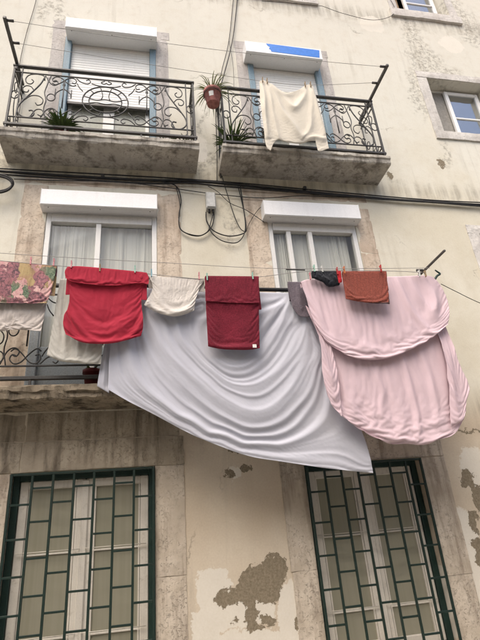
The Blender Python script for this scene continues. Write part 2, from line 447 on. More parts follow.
# ================================================================== THE SETTING
# unseen street: cobbled carriageway, two kerbed pavements, tones paled to bounce more light
def mat_cobble(name, a, b, sc):
    t = NT(name); p = t.pos(); d = t.voro(p, sc, 'DISTANCE_TO_EDGE'); cid = t.voro(p, sc, 'F1', 'Color')
    s = t.sep(cid)[0]
    c = t.mix(s, a, b); c = t.mix(t.ramp(d, .02, .07, 1, 0), c, (.05, .045, .04)); t.col(c)
    t.bump(t.ramp(d, .0, .12), .6, .02); return t.m
M['cobble'] = mat_cobble('cobble', (.30, .29, .27), (.42, .40, .37), 8)
M['calcada'] = mat_cobble('calcada', (.46, .44, .40), (.60, .58, .53), 16)
tag(MB().box(-150, 150, -150, 150, -.30, -.13).build('ground', M['cobble']), 'pale cobbled street between the houses', kind='structure')
tag(MB().box(-40, 40, -1.0, .3, -.12, 0, .01).build('pavement', M['calcada']), 'pale stone pavement along the washing-hung facade', kind='structure')
tag(MB().box(-40, 40, -8.0, -6.2, -.12, 0, .01).build('pavement', M['calcada']), 'pale stone pavement across the street', kind='structure')

def wall_with_openings(x0, x1, z0, z1, ops, yf, yb):
    """front sheet, openings with reveals; facade faces -y"""
    xs = sorted({x0, x1, *[o[0] for o in ops], *[o[1] for o in ops]}); zs = sorted({z0, z1, *[o[2] for o in ops], *[o[3] for o in ops]})
    m = MB()
    inside = lambda a, b: any(o[0] < a < o[1] and o[2] < b < o[3] for o in ops)
    for i in range(len(xs)-1):
        for j in range(len(zs)-1):
            a, b, c, d = xs[i], xs[i+1], zs[j], zs[j+1]
            if inside((a+b)/2, (c+d)/2): continue
            m.add([(a, yf, c), (b, yf, c), (b, yf, d), (a, yf, d)], [(0, 1, 2, 3)])
            m.add([(a, yb, c), (b, yb, c), (b, yb, d), (a, yb, d)], [(3, 2, 1, 0)])
    for a, b, c, d in ops+[(x0, x1, z0, z1)]:
        m.add([(a, yf, c), (b, yf, c), (b, yf, d), (a, yf, d), (a, yb, c), (b, yb, c), (b, yb, d), (a, yb, d)],
              [(0, 4, 5, 1), (1, 5, 6, 2), (2, 6, 7, 3), (3, 7, 4, 0)])
    return m

# the house with the washing --------------------------------------------------
B = empty('apartment_building', (1.0, .2, 0), 'old cream plastered apartment building with iron balconies and roller shutters', 'building')
XL0, XL1, XR0, XR1 = -1.11, .10, 1.42, 2.56
GL = (-1.17, .07, .55, 2.23); GR = (1.49, 2.73, .52, 2.17)
OPEN = [(XL0, XL1, 2.90, 5.06), (XR0, XR1, 2.90, 5.06), (XL0, XL1, 5.83, 7.98), (1.41, 2.53, 5.83, 7.98), GL, GR,
        (4.30, 5.35, 6.78, 7.92), (4.30, 5.35, 3.83, 4.97), (4.20, 5.2, 9.56, 10.8), (1.45, 2.55, 9.56, 11.0), (-1.0, .05, 9.56, 11.0),
        (-5.0, -4.0, 2.9, 5.06), (-5.0, -4.0, 5.83, 7.98), (4.2, 5.3, .02, 2.3)]
wall_with_openings(-9, 13, -.05, 12.5, OPEN, 0.0, .38).build('wall', M['wall'], B)
MB().box(-9.1, 13.1, -.45, .6, 12.5, 12.7, .02).build('cornice', M['stone_pale'], B)
for o in OPEN:       # a dark room behind every opening
    a, b, c, d = o; m = MB()
    a -= .3; b += .3; c -= .25; d += .2
    m.add([(a, .385, c), (b, .385, c), (b, .385, d), (a, .385, d), (a, 1.9, c), (b, 1.9, c), (b, 1.9, d), (a, 1.9, d)],
          [(4, 5, 6, 7), (0, 1, 5, 4), (1, 2, 6, 5), (2, 3, 7, 6), (3, 0, 4, 7)])
    m.build('room', M['dark_room'], B)

# stone surrounds -----------------------------------------------------------
def rough_block(x0, x1, z0, z1, y0, y1, seed, amp=.006, cell=.09):
    """a dressed stone with slightly uneven face and worn arrises; face towards -y"""
    nx = max(2, int((x1-x0)/cell)+1); nz = max(2, int((z1-z0)/cell)+1)
    X, Z = np.meshgrid(np.linspace(x0, x1, nx+1), np.linspace(z0, z1, nz+1))
    edge = np.minimum(np.minimum(X-x0, x1-X), np.minimum(Z-z0, z1-Z))
    Y = y0 + .004*(edge < 1e-6)+amp*(vnoise(X*9+seed*3.1, Z*9, 5)*.6+vnoise(X*23, Z*23+seed, 6)*.4)
    Xj = X+np.where((X > x0+1e-6) & (X < x1-1e-6), 0, vnoise(Z*14+seed, X*3, 7)*amp*.8)
    Zj = Z+np.where((Z > z0+1e-6) & (Z < z1-1e-6), 0, vnoise(X*14+seed, Z*3, 8)*amp*.8)
    vs_ = [(Xj[j, i], Y[j, i], Zj[j, i]) for j in range(nz+1) for i in range(nx+1)]
    W = nx+1; fs_ = [(j*W+i, j*W+i+1, (j+1)*W+i+1, (j+1)*W+i) for j in range(nz) for i in range(nx)]
    ring = [i for i in range(W)]+[j*W+nx for j in range(1, nz+1)]+[nz*W+i for i in range(nx-1, -1, -1)]+[j*W for j in range(nz-1, 0, -1)]
    o = len(vs_); vs_ += [(vs_[i][0], y1, vs_[i][2]) for i in ring]; n = len(ring)
    fs_ += [(ring[k], o+k, o+(k+1) % n, ring[(k+1) % n]) for k in range(n)]
    return MB().add(vs_, fs_, False)

sd_ = [0]
def stone(name, mat, x0, x1, z0, z1, proud=.008, amp=.006):
    sd_[0] += 1
    return rough_block(x0, x1, z0, z1, -proud, .1, sd_[0]*1.7, amp).build(name, M[mat], B)

G = .004
# ground floor windows: jambs, lintels, sills
stone('jamb_stone', 'stone_low', .072, .33, 1.32, 2.228, .010); stone('jamb_stone', 'stone_low', .072, .325, .55, 1.316, .011)
stone('jamb_stone', 'stone_low', -1.45, -1.172, 1.0, 2.228, .010); stone('jamb_stone', 'stone_low', -1.45, -1.172, .40, .996, .010)
stone('lintel_stone', 'stone_soot', -1.10, .335, 2.234, 2.492, .014, .008); stone('lintel_stone', 'stone_soot', -1.60, -1.104, 2.234, 2.495, .013, .008)
stone('sill_stone', 'stone_low', -1.45, .33, .36, .546, .05)
stone('jamb_stone', 'stone_low', 1.245, 1.486, 1.26, 2.168, .010); stone('jamb_stone', 'stone_low', 1.255, 1.486, .50, 1.256, .010)
stone('jamb_stone', 'stone_low', 2.734, 3.0, 1.10, 2.168, .010); stone('jamb_stone', 'stone_low', 2.734, 2.99, .50, 1.096, .011)
stone('lintel_stone', 'stone_low', 1.24, 3.0, 2.174, 2.44, .013, .008)
stone('sill_stone', 'stone_low', 1.245, 3.0, .33, .515, .05)
# frieze course under the middle balconies
stone('frieze_stone', 'stone_soot', -1.08, .30, 2.502, 2.756, .006, .003); stone('frieze_stone', 'stone_soot', -2.6, -1.085, 2.502, 2.756, .005, .003)
# middle floor: crumbling jambs
stone('jamb_stone', 'stone_mid', -1.38, -1.112, 4.06, 5.40, .006, .009); stone('jamb_stone', 'stone_mid', -1.37, -1.112, 2.93, 4.055, .006, .009)
stone('jamb_stone', 'stone_mid', .102, .37, 4.0, 5.36, .006, .009); stone('jamb_stone', 'stone_mid', .102, .365, 2.93, 3.995, .006, .009)
stone('jamb_stone', 'stone_mid', 1.15, 1.418, 4.1, 5.38, .006, .009); stone('jamb_stone', 'stone_mid', 1.15, 1.418, 2.93, 4.095, .006, .009)
stone('jamb_stone', 'stone_mid', 2.562, 2.79, 4.62, 5.30, .006, .009); stone('jamb_stone', 'stone_mid', 2.562, 2.79, 4.0, 4.615, .007, .009); stone('jamb_stone', 'stone_mid', 2.562, 2.79, 2.93, 3.995, .006, .009)
stone('lintel_stone', 'stone_mid', -1.38, .37, 5.41, 5.56, .005); stone('lintel_stone', 'stone_mid', 1.15, 2.79, 5.39, 5.55, .005)
# top floor jambs
for x0, x1 in ((-1.28, -1.112), (.102, .27), (1.25, 1.408), (2.532, 2.68)):
    stone('jamb_stone', 'stone_top', x0, x1, 5.86, 7.12, .007); stone('jamb_stone', 'stone_top', x0, x1, 7.125, 8.12, .007)
stone('lintel_stone', 'stone_top', -1.30, .29, 8.125, 8.28, .006); stone('lintel_stone', 'stone_top', 1.23, 2.70, 8.125, 8.28, .006)
# windows of the right-hand column
def surround(x0, x1, z0, z1, t=.165):
    stone('jamb_stone', 'stone_pale', x0-t, x0-.002, z0, z1, .016); stone('jamb_stone', 'stone_pale', x1+.002, x1+t, z0, z1, .016)
    stone('lintel_stone', 'stone_pale', x0-t, x1+t, z1+.004, z1+.135, .018); stone('sill_stone', 'stone_pale', x0-t, x1+t, z0-.15, z0-.004, .03)
surround(4.30, 5.35, 6.78, 7.92); surround(4.30, 5.35, 3.83, 4.97)
for x0, x1 in ((4.20, 5.2), (1.45, 2.55), (-1.0, .05)):
    stone('jamb_stone', 'stone_pale', x0-.15, x0-.002, 9.56, 10.95, .014); stone('jamb_stone', 'stone_pale', x1+.002, x1+.15, 9.56, 10.95, .014)
    stone('sill_stone', 'stone_pale', x0-.17, x1+.17, 9.37, 9.55, .05)

# window builder ------------------------------------------------------------
def frame_rect(m, x0, x1, z0, z1, w_, y0, y1, bev=.004):
    m.box(x0, x0+w_, y0, y1, z0, z1, bev); m.box(x1-w_, x1, y0, y1, z0, z1, bev)
    m.box(x0+w_, x1-w_, y0+.001, y1-.001, z0, z0+w_, bev); m.box(x0+w_, x1-w_, y0+.001, y1-.001, z1-w_, z1, bev)
    return m

def curtain(name, x0, x1, z0, z1, y, mat, label, folds=9, amp=.025, seed=1):
    nu, nv = 110, 24
    U, V = np.meshgrid(np.linspace(0, 1, nu), np.linspace(0, 1, nv))
    X = x0+(x1-x0)*U; Z = z1-(z1-z0)*V
    wu = U+.10*vnoise(U*4+seed, V*.7, seed)+.03*vnoise(U*11, V*1.3, seed+2)
    Y = y+amp*.75*(vnoise(wu*folds*1.7+seed*3, V*.5, seed+1)+.7*vnoise(wu*folds*3.6, V*.6, seed+3)+.25*rg(wu*folds*5, V*.8, seed+4))
    grid_obj(name, X, Y, Z, U*(x1-x0), V*(z1-z0), mat, thick=0)
    o = bpy.data.objects[-1] if False else _last[0]
    return tag(o, label, 'curtain', 'lace curtains behind the windows')

_last = [None]
def grid_obj(name, X, Y, Z, UU, VV, mat, thick=.004, parent=None):
    nv, nu = X.shape
    me = bpy.data.meshes.new(name)
    vs_ = np.stack([X, Y, Z], -1).reshape(-1, 3)
    idx = np.arange(nu*nv).reshape(nv, nu)
    fs_ = np.stack([idx[:-1, :-1], idx[1:, :-1], idx[1:, 1:], idx[:-1, 1:]], -1).reshape(-1, 4)
    me.from_pydata(vs_.tolist(), [], fs_.tolist()); me.update()
    uvl = me.uv_layers.new(name='UVMap'); uvs = np.stack([UU, VV], -1).reshape(-1, 2)
    uvl.data.foreach_set('uv', uvs[fs_.reshape(-1)].reshape(-1))
    me.polygons.foreach_set('use_smooth', [True]*len(me.polygons))
    me.materials.append(mat)
    o = link(name, me, parent)
    if thick:
        s = o.modifiers.new('thickness', 'SOLIDIFY'); s.thickness = thick; s.offset = 0
    _last[0] = o
    return o

def lace(t, uv):
    st = t.noise(t.mapv(uv, (55, 1.2, 1)), 1.0, 3)
    return t.mix(st, (.76, .74, .67), (.90, .88, .81))
M['lace'] = mat_cloth('lace', (.66, .64, .58), wr=.1, transl=.35, color_fn=lace)

# middle floor french windows
def mid_window(x0, x1, stiles, label):
    y0, y1 = .004, .07
    fr = MB(); frame_rect(fr, x0+.003, x1-.003, 2.94, 5.055, .055, y0, y1)
    fr.box(x0+.06, x1-.06, y0-.012, y1, 4.90, 4.998, .004)
    win = fr.build('window', M['white_frame'], B); tag(win, label)
    xs = [x0+.058]+list(stiles)+[x1-.058]
    for i, s in enumerate(stiles):
        MB().box(s-.028, s+.028, y0-.004-.006*(i % 2), y1-.012, 2.998, 4.897, .004).build('stile', M['white_frame'], win)
    for i in range(len(xs)-1):
        MB().add([(xs[i]+.004, y0+.034, 2.998), (xs[i+1]-.004, y0+.034, 2.998), (xs[i+1]-.004, y0+.034, 4.897), (xs[i]+.004, y0+.034, 4.897)], [(0, 1, 2, 3)]).build('pane', M['glass'], win)
    MB().box(x0+.06, x1-.06, y0+.008, y1-.02, 3.0, 3.42, .006).build('kick_panel', M['grey_blue'], win)
mid_window(XL0, XL1, [-.545], 'white two-leaf window above the flowered cloth')
mid_window(XR0, XR1, [1.67, 1.94], 'white sliding window above the pink sheet')
MB().box(XL0-.03, XL0+.06, -.025, .002, 2.93, 3.95, .006).build('door_jamb', M['grey_blue'], B)
curtain('lace_curtain', -1.05, -.58, 2.98, 4.98, .10, M['lace'], 'pale lace curtain in the left leaf of the window above the red sheet', 7, .022, 3)
curtain('lace_curtain', -.53, .05, 2.98, 4.98, .10, M['lace'], 'pale lace curtain in the right leaf of the window above the red sheet', 7, .02, 8)
curtain('lace_curtain', 1.46, 1.66, 2.98, 4.98, .105, M['lace'], 'gathered white curtain at the left side of the sliding window', 5, .03, 5)
curtain('lace_curtain', 1.70, 2.30, 2.98, 4.98, .11, M['lace'], 'flat pale curtain in the middle of the sliding window', 6, .012, 9)
curtain('lace_curtain', 2.24, 2.46, 2.98, 4.98, .10, M['lace'], 'gathered white curtain at the right side of the sliding window', 5, .025, 12)

# roller shutters ------------------------------------------------------------
def shutter_box(x0, x1, z0, z1, dep, label):
    m = MB(); yb = .04
    prof = [(-dep, z0), (-dep, z1-.012), (-dep+.012, z1), (yb, z1), (yb, z0)]
    n = len(prof)
    vs_ = [(x0, a, b) for a, b in prof]+[(x1, a, b) for a, b in prof]
    m.add(vs_, [tuple(range(n)), tuple(range(2*n-1, n-1, -1))]+[(k, k+n, (k+1) % n+n, (k+1) % n) for k in range(n)])
    m.box(x0-.006, x0-.0005, -dep-.002, yb-.002, z0-.002, z1+.002, .003); m.box(x1+.0005, x1+.006, -dep-.002, yb-.002, z0-.002, z1+.002, .003)
    m.box(x0+.001, x1-.001, -dep-.004, -dep-.0005, z0+.004, z0+.016, .0015)
    o = m.build('roller_shutter', M['white_box'], B)
    MB().box(x0+.03, x1-.03, -dep+.03, -.03, z0-.004, z0-.0006, .001).build('access_panel', M['white_box'], o)
    for k in (.06, .5, .94):
        xx = x0+(x1-x0)*k; MB().tube([(xx, -dep+.045, z0-.0045), (xx, -dep+.045, z0-.007)], .006, 8).build('screw', M['iron_grey'], o)
    return tag(o, label)
shutter_box(-1.15, .095, 5.02, 5.235, .15, 'white shutter box above the window over the red sheet')
shutter_box(1.36, 2.575, 5.015, 5.235, .15, 'white shutter box above the window over the pink sheet')
def top_door(x0, x1, boxx, boxz, zbot, dep, label):
    sh = shutter_box(boxx[0], boxx[1], boxz[0], boxz[1], dep, label)
    # painted wooden frame
    for a, b in ((x0+.002, x0+.085), (x1-.085, x1-.002)):
        MB().box(a, b, -.01, .09, 5.86, 7.97, .006).build('guide_post', M['blue_wood'], sh)
    z = zbot; me = None
    pts = [(0, 0), (-.0035, .010), (-.0045, .024), (-.003, .038), (0, .045)]
    w_ = x1-x0-.176
    mb = MB(); n = len(pts)
    vs_ = [(0, a, b) for a, b in pts]+[(w_, a, b) for a, b in pts]+[(0, .012, 0), (w_, .012, 0), (0, .012, .045), (w_, .012, .045)]
    mb.add(vs_, [(k, k+n, k+n+1, k+1) for k in range(n-1)]+[(0, 10, 11, 5), (4, 9, 13, 12), (10, 12, 13, 11)], False)
    me = mb.mesh('slat', M['slat'])
    while z < 7.95:
        link('slat', me, sh, (x0+.088, .05, z)); z += .0462
    MB().box(x0+.088, x1-.088, .03, .066, zbot-.05, zbot-.004, .006).build('bottom_bar', M['iron_grey'], sh)
    # glazed door behind the shutter
    d = MB(); frame_rect(d, x0+.09, x1-.09, 5.88, 7.95, .05, .10, .15)
    xm = (x0+x1)/2; d.box(xm-.07, xm+.07, .098, .152, 5.93, 7.90, .004)
    dr = d.build('balcony_door', M['white_frame'], B)
    MB().box(x0+.14, xm-.07, .12, .126, 5.93, 7.9).build('pane', M['glass_green'], dr); MB().box(xm+.07, x1-.14, .12, .126, 5.93, 7.9).build('pane', M['glass_green'], dr)
    return sh
top_door(XL0, XL1, (-1.08, .105), (7.885, 8.09), 6.80, .2, 'half-lowered white roller shutter without blue film')
sh2 = top_door(1.41, 2.53, (1.36, 2.49), (7.80, 8.03), 6.60, .2, 'white roller shutter with a strip of blue film on its box')
# strip of protective film left on the box, torn at its left end
fp = [at(266, 43.4, .203), at(319.4, 50.3, .203), at(319.6, 57.6, .203), at(271.5, 51.5, .203), at(270.6, 49.5, .203), at(269, 48.8, .203), at(269.8, 46.8, .203), at(267.6, 45.6, .203)]
vs_ = [tuple(p) for p in fp]+[(p[0], -.2006, p[2]) for p in fp]; n = len(fp)
film = MB().add(vs_, [tuple(range(n)), tuple(range(2*n-1, n-1, -1))]+[(k, k+n, (k+1) % n+n, (k+1) % n) for k in range(n)]).build('protective_film', M['blue_film'], sh2)
tag(film, 'torn strip of bright blue protective film')

# upper right windows --------------------------------------------------------
def side_window(x0, x1, z0, z1, xs, label, open_left=True):
    y0, y1 = .20, .26
    fr = MB(); frame_rect(fr, x0+.003, x1-.003, z0+.003, z1-.003, .035, y0, y1)
    win = fr.build('window', M['white_frame'], B); tag(win, label)
    sash = MB(); frame_rect(sash, xs, x1-.04, z0+.045, z1-.045, .06, y0-.035, y0+.01)
    s = sash.build('sash', M['white_box'], win)
    zm = z0+(z1-z0)*.46
    MB().box(xs+.06, x1-.1, y0-.03, y0+.004, zm-.014, zm+.014, .003).build('glazing_bar', M['white_box'], win)
    MB().box(xs+.058, x1-.098, y0-.014, y0-.008, z0+.10, zm-.014).build('pane', M['glass_sky'], win)
    MB().box(xs+.058, x1-.098, y0-.014, y0-.008, zm+.014, z1-.10).build('pane', M['glass_sky'], win)
    return win
w1 = side_window(4.30, 5.35, 6.78, 7.92, 4.70, 'white window with one sash open in pale stone surround')
MB().box(4.342, 4.72, .222, .238, 6.822, 7.878, .003).build('inner_blind', plain('blind_grey', (.26, .245, .22), .8), w1)
side_window(4.30, 5.35, 3.83, 4.97, 4.60, 'window of the middle floor in a pale stone surround')
w3 = side_window(4.20, 5.2, 9.56, 10.8, 4.52, 'white window above the mouldy stain')
MB().box(4.24, 4.52, .30, .32, 9.6, 10.76, .003).build('inner_blind', plain('blind_tan', (.42, .30, .19), .8), w3)
for x0, x1 in ((1.45, 2.55), (-1.0, .05)): side_window(x0, x1, 9.56, 11.0, (x0+x1)/2, 'window above the top of the photograph')
for z0, z1 in ((2.9, 5.06), (5.83, 7.98)): side_window(-5.0, -4.0, z0, z1, -4.5, 'window beyond the left edge')
dd = MB(); dd.box(4.21, 5.29, .12, .17, .02, 2.29, .005); dd = dd.build('street_door', M['green_wood'], B)
for zz in (.2, .9, 1.6):
    for xx in (4.32, 4.80): MB().box(xx, xx+.36, .10, .118, zz, zz+.58, .012).build('door_panel', M['green_wood'], dd)

# ground floor windows with grilles -------------------------------------------
def ground_window(o, label, tilt=0):
    x0, x1, z0, z1 = o
    ca = MB(); frame_rect(ca, x0+.004, x1-.004, z0+.004, z1-.004, .055, .10, .20)
    win = ca.build('window', M['green_wood'], B); tag(win, label)
    ix0, ix1, iz0, iz1 = x0+.06, x1-.06, z0+.06, z1-.06; xm = (ix0+ix1)/2
    for a, b in ((ix0, xm-.002), (xm+.002, ix1)):
        s = MB(); frame_rect(s, a+.002, b-.002, iz0, iz1, .072, .125, .17, .006)
        s.box(a+.078, a+.092, .135, .165, iz0+.072, iz1-.072); s.box(b-.092, b-.078, .135, .165, iz0+.072, iz1-.072)
        sa = s.build('sash', M['old_white'], win)
        hs = [iz0+.07, z1-1.28, z1-.66, iz1-.07]
        for k in range(3):
            zz0, zz1 = hs[k]+.01*(k > 0), hs[k+1]-.01*(k < 2)
            if zz1 > zz0: MB().box(a+.09, b-.09, .150, .156, zz0, zz1).build('pane', M['olive'], win)
        for zz in hs[1:3]:
            MB().box(a+.05, b-.05, .138, .165, zz-.008, zz+.008, .003).build('glazing_bar', M['old_white'], win)
            MB().tube([(a+.02, .10, zz+.022), (b-.02, .10, zz+.020)], .004, 6).build('rod', M['old_white'], win)
    MB().box(xm-.034, xm+.034, .108, .135, iz0+.02, iz1-.01, .01).build('meeting_stile', M['old_white'], win)
    return win
ground_window(GL, 'old white casement with olive panes behind the left grille')
ground_window(GR, 'old white casement with olive panes behind the right grille')
def grille(o, label):
    x0, x1, z0, z1 = o; y0 = -.012
    m = MB(); t = .022
    m.box(x0+.006, x0+.006+t, y0-t, y0, z0+.006, z1-.006, .003); m.box(x1-.006-t, x1-.006, y0-t, y0, z0+.006, z1-.006, .003)
    m.box(x0+.028, x1-.028, y0-t+.001, y0-.001, z1-.006-t, z1-.006, .003); m.box(x0+.028, x1-.028, y0-t+.001, y0-.001, z0+.006, z0+.006+t, .003)
    g = m.build('window_grille', M['green_iron'], B); tag(g, label)
    X = np.linspace(x0+.017, x1-.017, 8)
    vb = MB().box(-.010, .010, y0-.0205, y0-.0015, z0+.028, z1-.028, .002).mesh('bar', M['green_iron'])
    for x in X[1:-1]: link('bar', vb, g, (x+random.uniform(-.002, .002), 0, 0))
    hb = MB().box(.0105, X[1]-X[0]-.0105, y0-.0185, y0-.0035, -.0085, .0085, .002).mesh('cross_bar', M['green_iron'])
    for k in range(7):
        zz = z1-(.26 if k % 2 == 0 else .135)
        while zz > z0+.05:
            link('cross_bar', hb, g, (X[k], 0, zz+random.uniform(-.004, .004))); zz -= .272
    return g
grille(GL, 'dark green iron grille of staggered bars over the left ground floor window')
grille(GR, 'dark green iron grille of staggered bars over the right ground floor window')

# balconies -------------------------------------------------------------------
def slab(x0, x1, ztop, mat, label):
    """stone balcony slab with a worn nosing and a stepped underside"""
    prof = [(.02, ztop), (-.405, ztop), (-.42, ztop-.014), (-.422, ztop-.055), (-.405, ztop-.07), (-.40, ztop-.115), (-.385, ztop-.128), (.02, ztop-.135)]
    nx = 60; X = np.linspace(x0, x1, nx+1); vs_ = []; n = len(prof)
    for i, x in enumerate(X):
        for k, (y, z) in enumerate(prof):
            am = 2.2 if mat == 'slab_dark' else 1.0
            j = am*.006*vnoise(np.array(x*11.+k*7), np.array(k*3.3+ztop), 21); j2 = am*.008*vnoise(np.array(x*17.+k*5), np.array(k*1.3+ztop), 22)
            if k in (0, n-1): j = j2 = 0
            vs_.append((x, y+float(j), z+float(j2)*(k > 1)))
    fs_ = [(i*n+k, i*n+k+1, (i+1)*n+k+1, (i+1)*n+k) for i in range(nx) for k in range(n-1)]
    fs_ += [tuple(range(n-1, -1, -1)), tuple(nx*n+k for k in range(n))]
    o = MB().add(vs_, fs_).build('balcony_slab', M[mat], B)
    return tag(o, label)
slab(-1.60, .585, 5.835, 'slab', 'grey stained slab of the top left balcony')
slab(.86, 3.01, 5.825, 'slab', 'stained slab of the top right balcony')
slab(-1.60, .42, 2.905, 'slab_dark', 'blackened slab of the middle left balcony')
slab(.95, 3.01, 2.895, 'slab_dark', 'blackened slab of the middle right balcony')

PW, PH = 2.09, .92
def arc(cx, cy, r, a0, a1, n=20, ry=None):
    ry = ry or r
    return [(cx+r*math.cos(math.radians(a0+(a1-a0)*i/(n-1))), cy+ry*math.sin(math.radians(a0+(a1-a0)*i/(n-1)))) for i in range(n)]
def scroll_mesh(pts, n=26, r=.0065, raw=False):
    P = np.array(pts) if raw else smooth(pts, n)
    return MB().tube([(p[0], 0, p[1]) for p in P], r, 6).mesh('scroll', M['iron'])
half = []   # (name, mesh): coordinates a = distance from the end of the panel, v = height
S = lambda pts, n=26, r=.0065, nm='scroll': half.append((nm, scroll_mesh(pts, n, r)))
S([(.345, .72), (.335, .79), (.26, .815), (.17, .79), (.135, .72), (.155, .655), (.20, .645), (.225, .69), (.20, .72)])
S([(.345, .79), (.305, .66), (.235, .53), (.165, .41), (.105, .29), (.10, .19), (.155, .125), (.235, .12), (.275, .17), (.255, .225), (.215, .22)], 40, .0085)
S([(.155, .385), (.22, .455), (.30, .46), (.35, .41), (.345, .34), (.30, .315), (.275, .35)])
S([(.245, .54), (.205, .60), (.155, .61), (.12, .57), (.135, .515), (.175, .51), (.185, .545)])
S([(.235, .12), (.285, .235), (.345, .25), (.375, .20), (.35, .155), (.315, .17)])
S([(.35, .80), (.40, .70), (.45, .655), (.495, .685), (.48, .735), (.445, .73)])
S([(.35, .13), (.40, .25), (.46, .285), (.505, .25), (.485, .205), (.45, .215)])
S([(.40, .12), (.37, .27), (.385, .40), (.36, .52), (.38, .66), (.41, .815)], 26, .0065)
half.append(('ring', scroll_mesh(arc(.045, .455, .042, 0, 360, 22, .062), raw=True)))
half.append(('ring', scroll_mesh(arc(.435, .455, .045, 0, 360, 22, .055), raw=True)))
# spear motif
S([(.565, .30), (.565, .69)], 3, .008, 'spear')
S([(.565, .69), (.553, .66), (.565, .745), (.577, .66), (.565, .69)], 12, .005, 'spear_head')
S([(.475, .47), (.485, .53), (.52, .575), (.565, .61)], 14); S([(.655, .47), (.645, .53), (.61, .575), (.565, .61)], 14)
S([(.475, .47), (.475, .60)], 3); S([(.655, .47), (.655, .60)], 3)
S([(.43, .69), (.47, .67), (.53, .71), (.60, .785), (.66, .80), (.70, .76), (.685, .715), (.65, .725)])
S([(.70, .69), (.66, .67), (.60, .71), (.53, .785), (.47, .80), (.43, .76), (.445, .715), (.48, .725)])
S([(.43, .25), (.47, .275), (.53, .23), (.60, .15), (.66, .135), (.70, .175), (.685, .22), (.65, .21)])
S([(.70, .25), (.66, .275), (.60, .23), (.53, .15), (.47, .135), (.43, .175), (.445, .22), (.48, .21)])
S([(.70, .80), (.76, .745), (.83, .73), (.86, .765), (.84, .80), (.81, .785)])
S([(.70, .13), (.76, .19), (.83, .205), (.86, .17), (.84, .135), (.81, .15)])
S([(.78, .60), (.735, .66), (.71, .72)], 10)
S([(.78, .31), (.735, .25), (.71, .20)], 10)
# medallion pieces, at the middle
MID = PW/2; mid = []
mid.append(('medallion_ring', scroll_mesh(arc(MID, .46, .262, 0, 360, 40, .245), raw=True, r=.0085)))
mid.append(('medallion_ring', scroll_mesh(arc(MID, .46, .188, 0, 360, 34, .178), raw=True, r=.0085)))
mid.append(('scroll', scroll_mesh([(MID-.185, .49), (MID-.10, .475), (MID, .492), (MID+.10, .475), (MID+.185, .49)], 20)))
mid.append(('scroll', scroll_mesh([(MID-.18, .42), (MID-.10, .435), (MID, .42), (MID+.10, .435), (MID+.18, .42)], 20)))
mid.append(('scroll', scroll_mesh([(MID-.05, .635), (MID-.035, .55), (MID-.05, .49)], 10))); mid.append(('scroll', scroll_mesh([(MID+.05, .635), (MID+.035, .55), (MID+.05, .49)], 10)))
for k in range(12):
    a = math.radians(15+30*k)
    mid.append(('spoke', MB().tube([(MID+.188*math.cos(a), 0, .46+.178*math.sin(a)), (MID+.262*math.cos(a), 0, .46+.245*math.sin(a))], .006, 5).mesh('spoke', M['iron'])))
for sgn in (-1, 1):
    mid.append(('scroll', scroll_mesh([(MID+sgn*.17, .74), (MID+sgn*.09, .715), (MID, .71)], 10)))
    mid.append(('scroll', scroll_mesh([(MID+sgn*.02, .80), (MID+sgn*.06, .775), (MID+sgn*.03, .75), (MID, .77)], 12)))
    mid.append(('scroll', scroll_mesh([(MID+sgn*.16, .18), (MID+sgn*.09, .21), (MID, .212)], 10)))
side_me = [('scroll', scroll_mesh([(.07, .20), (.12, .13), (.19, .16), (.20, .27), (.14, .40), (.13, .55), (.19, .68), (.25, .72), (.28, .66), (.24, .61)], 34)),
           ('scroll', scroll_mesh([(.10, .78), (.06, .70), (.09, .63), (.15, .66), (.14, .72)], 18)),
           ('ring', scroll_mesh(arc(.28, .42, .04, 0, 360, 20, .06), raw=True))]
MIRM = Matrix.Diagonal((-1, 1, 1, 1))
def railing(x0, zb, label, length=PW):
    """x0 = left end, zb = height of the bottom rail; the front plane stands .38 m out"""
    y = -.375; sx = length/PW
    m = MB()
    m.box(x0-.02, x0+length+.02, y-.022, y+.022, zb+.905, zb+.935, .006)
    m.box(x0, x0+length, y-.008, y+.008, zb+.815, zb+.83, .003)
    m.box(x0, x0+length, y-.008, y+.008, zb+.105, zb+.12, .003)
    m.box(x0-.025, x0+length+.025, y-.018, y+.018, zb-.018, zb+.016, .005)
    for x in (x0, x0+length):
        m.box(x-.012, x+.012, y-.0125, y+.0125, zb-.09, zb+.904, .003)
        m.box(x-.017, x+.017, y+.023, .03, zb+.906, zb+.934, .005); m.box(x-.007, x+.007, y+.013, .03, zb+.81, zb+.825, .002)
        m.box(x-.007, x+.007, y+.013, .03, zb+.105, zb+.12, .002); m.box(x-.012, x+.012, y+.019, .03, zb-.015, zb+.013, .003)
        m.box(x-.006, x+.006, -.03, -.018, zb-.012, zb+.905, .002)
    for x in (x0+.09, x0+length-.09): m.box(x-.007, x+.007, y-.007, y+.007, zb+.0165, zb+.904, .002)
    for x in (x0+.3*length, x0+.7*length): m.box(x-.01, x+.01, y-.01, y+.01, zb-.085, zb-.019)
    r = m.build('balcony_railing', M['iron'], B); tag(r, label)
    for nm, me in half:
        link(nm, me, r, mw=Matrix.Translation((x0, y, zb)) @ Matrix.Diagonal((sx, 1, 1, 1)))
        link(nm, me, r, mw=Matrix.Translation((x0+length, y, zb)) @ MIRM @ Matrix.Diagonal((sx, 1, 1, 1)))
    for nm, me in mid: link(nm, me, r, mw=Matrix.Translation((x0, y, zb)) @ Matrix.Diagonal((sx, 1, 1, 1)))
    for x in (x0, x0+length):
        for nm, me in side_me: link(nm, me, r, mw=Matrix.Translation((x, y+.01, zb)) @ Matrix.Rotation(math.pi/2, 4, 'Z'))
    return r
railing(-1.545, 5.915, 'wrought iron railing of the top left balcony')
railing(.905, 5.885, 'wrought iron railing of the top right balcony', 2.06)
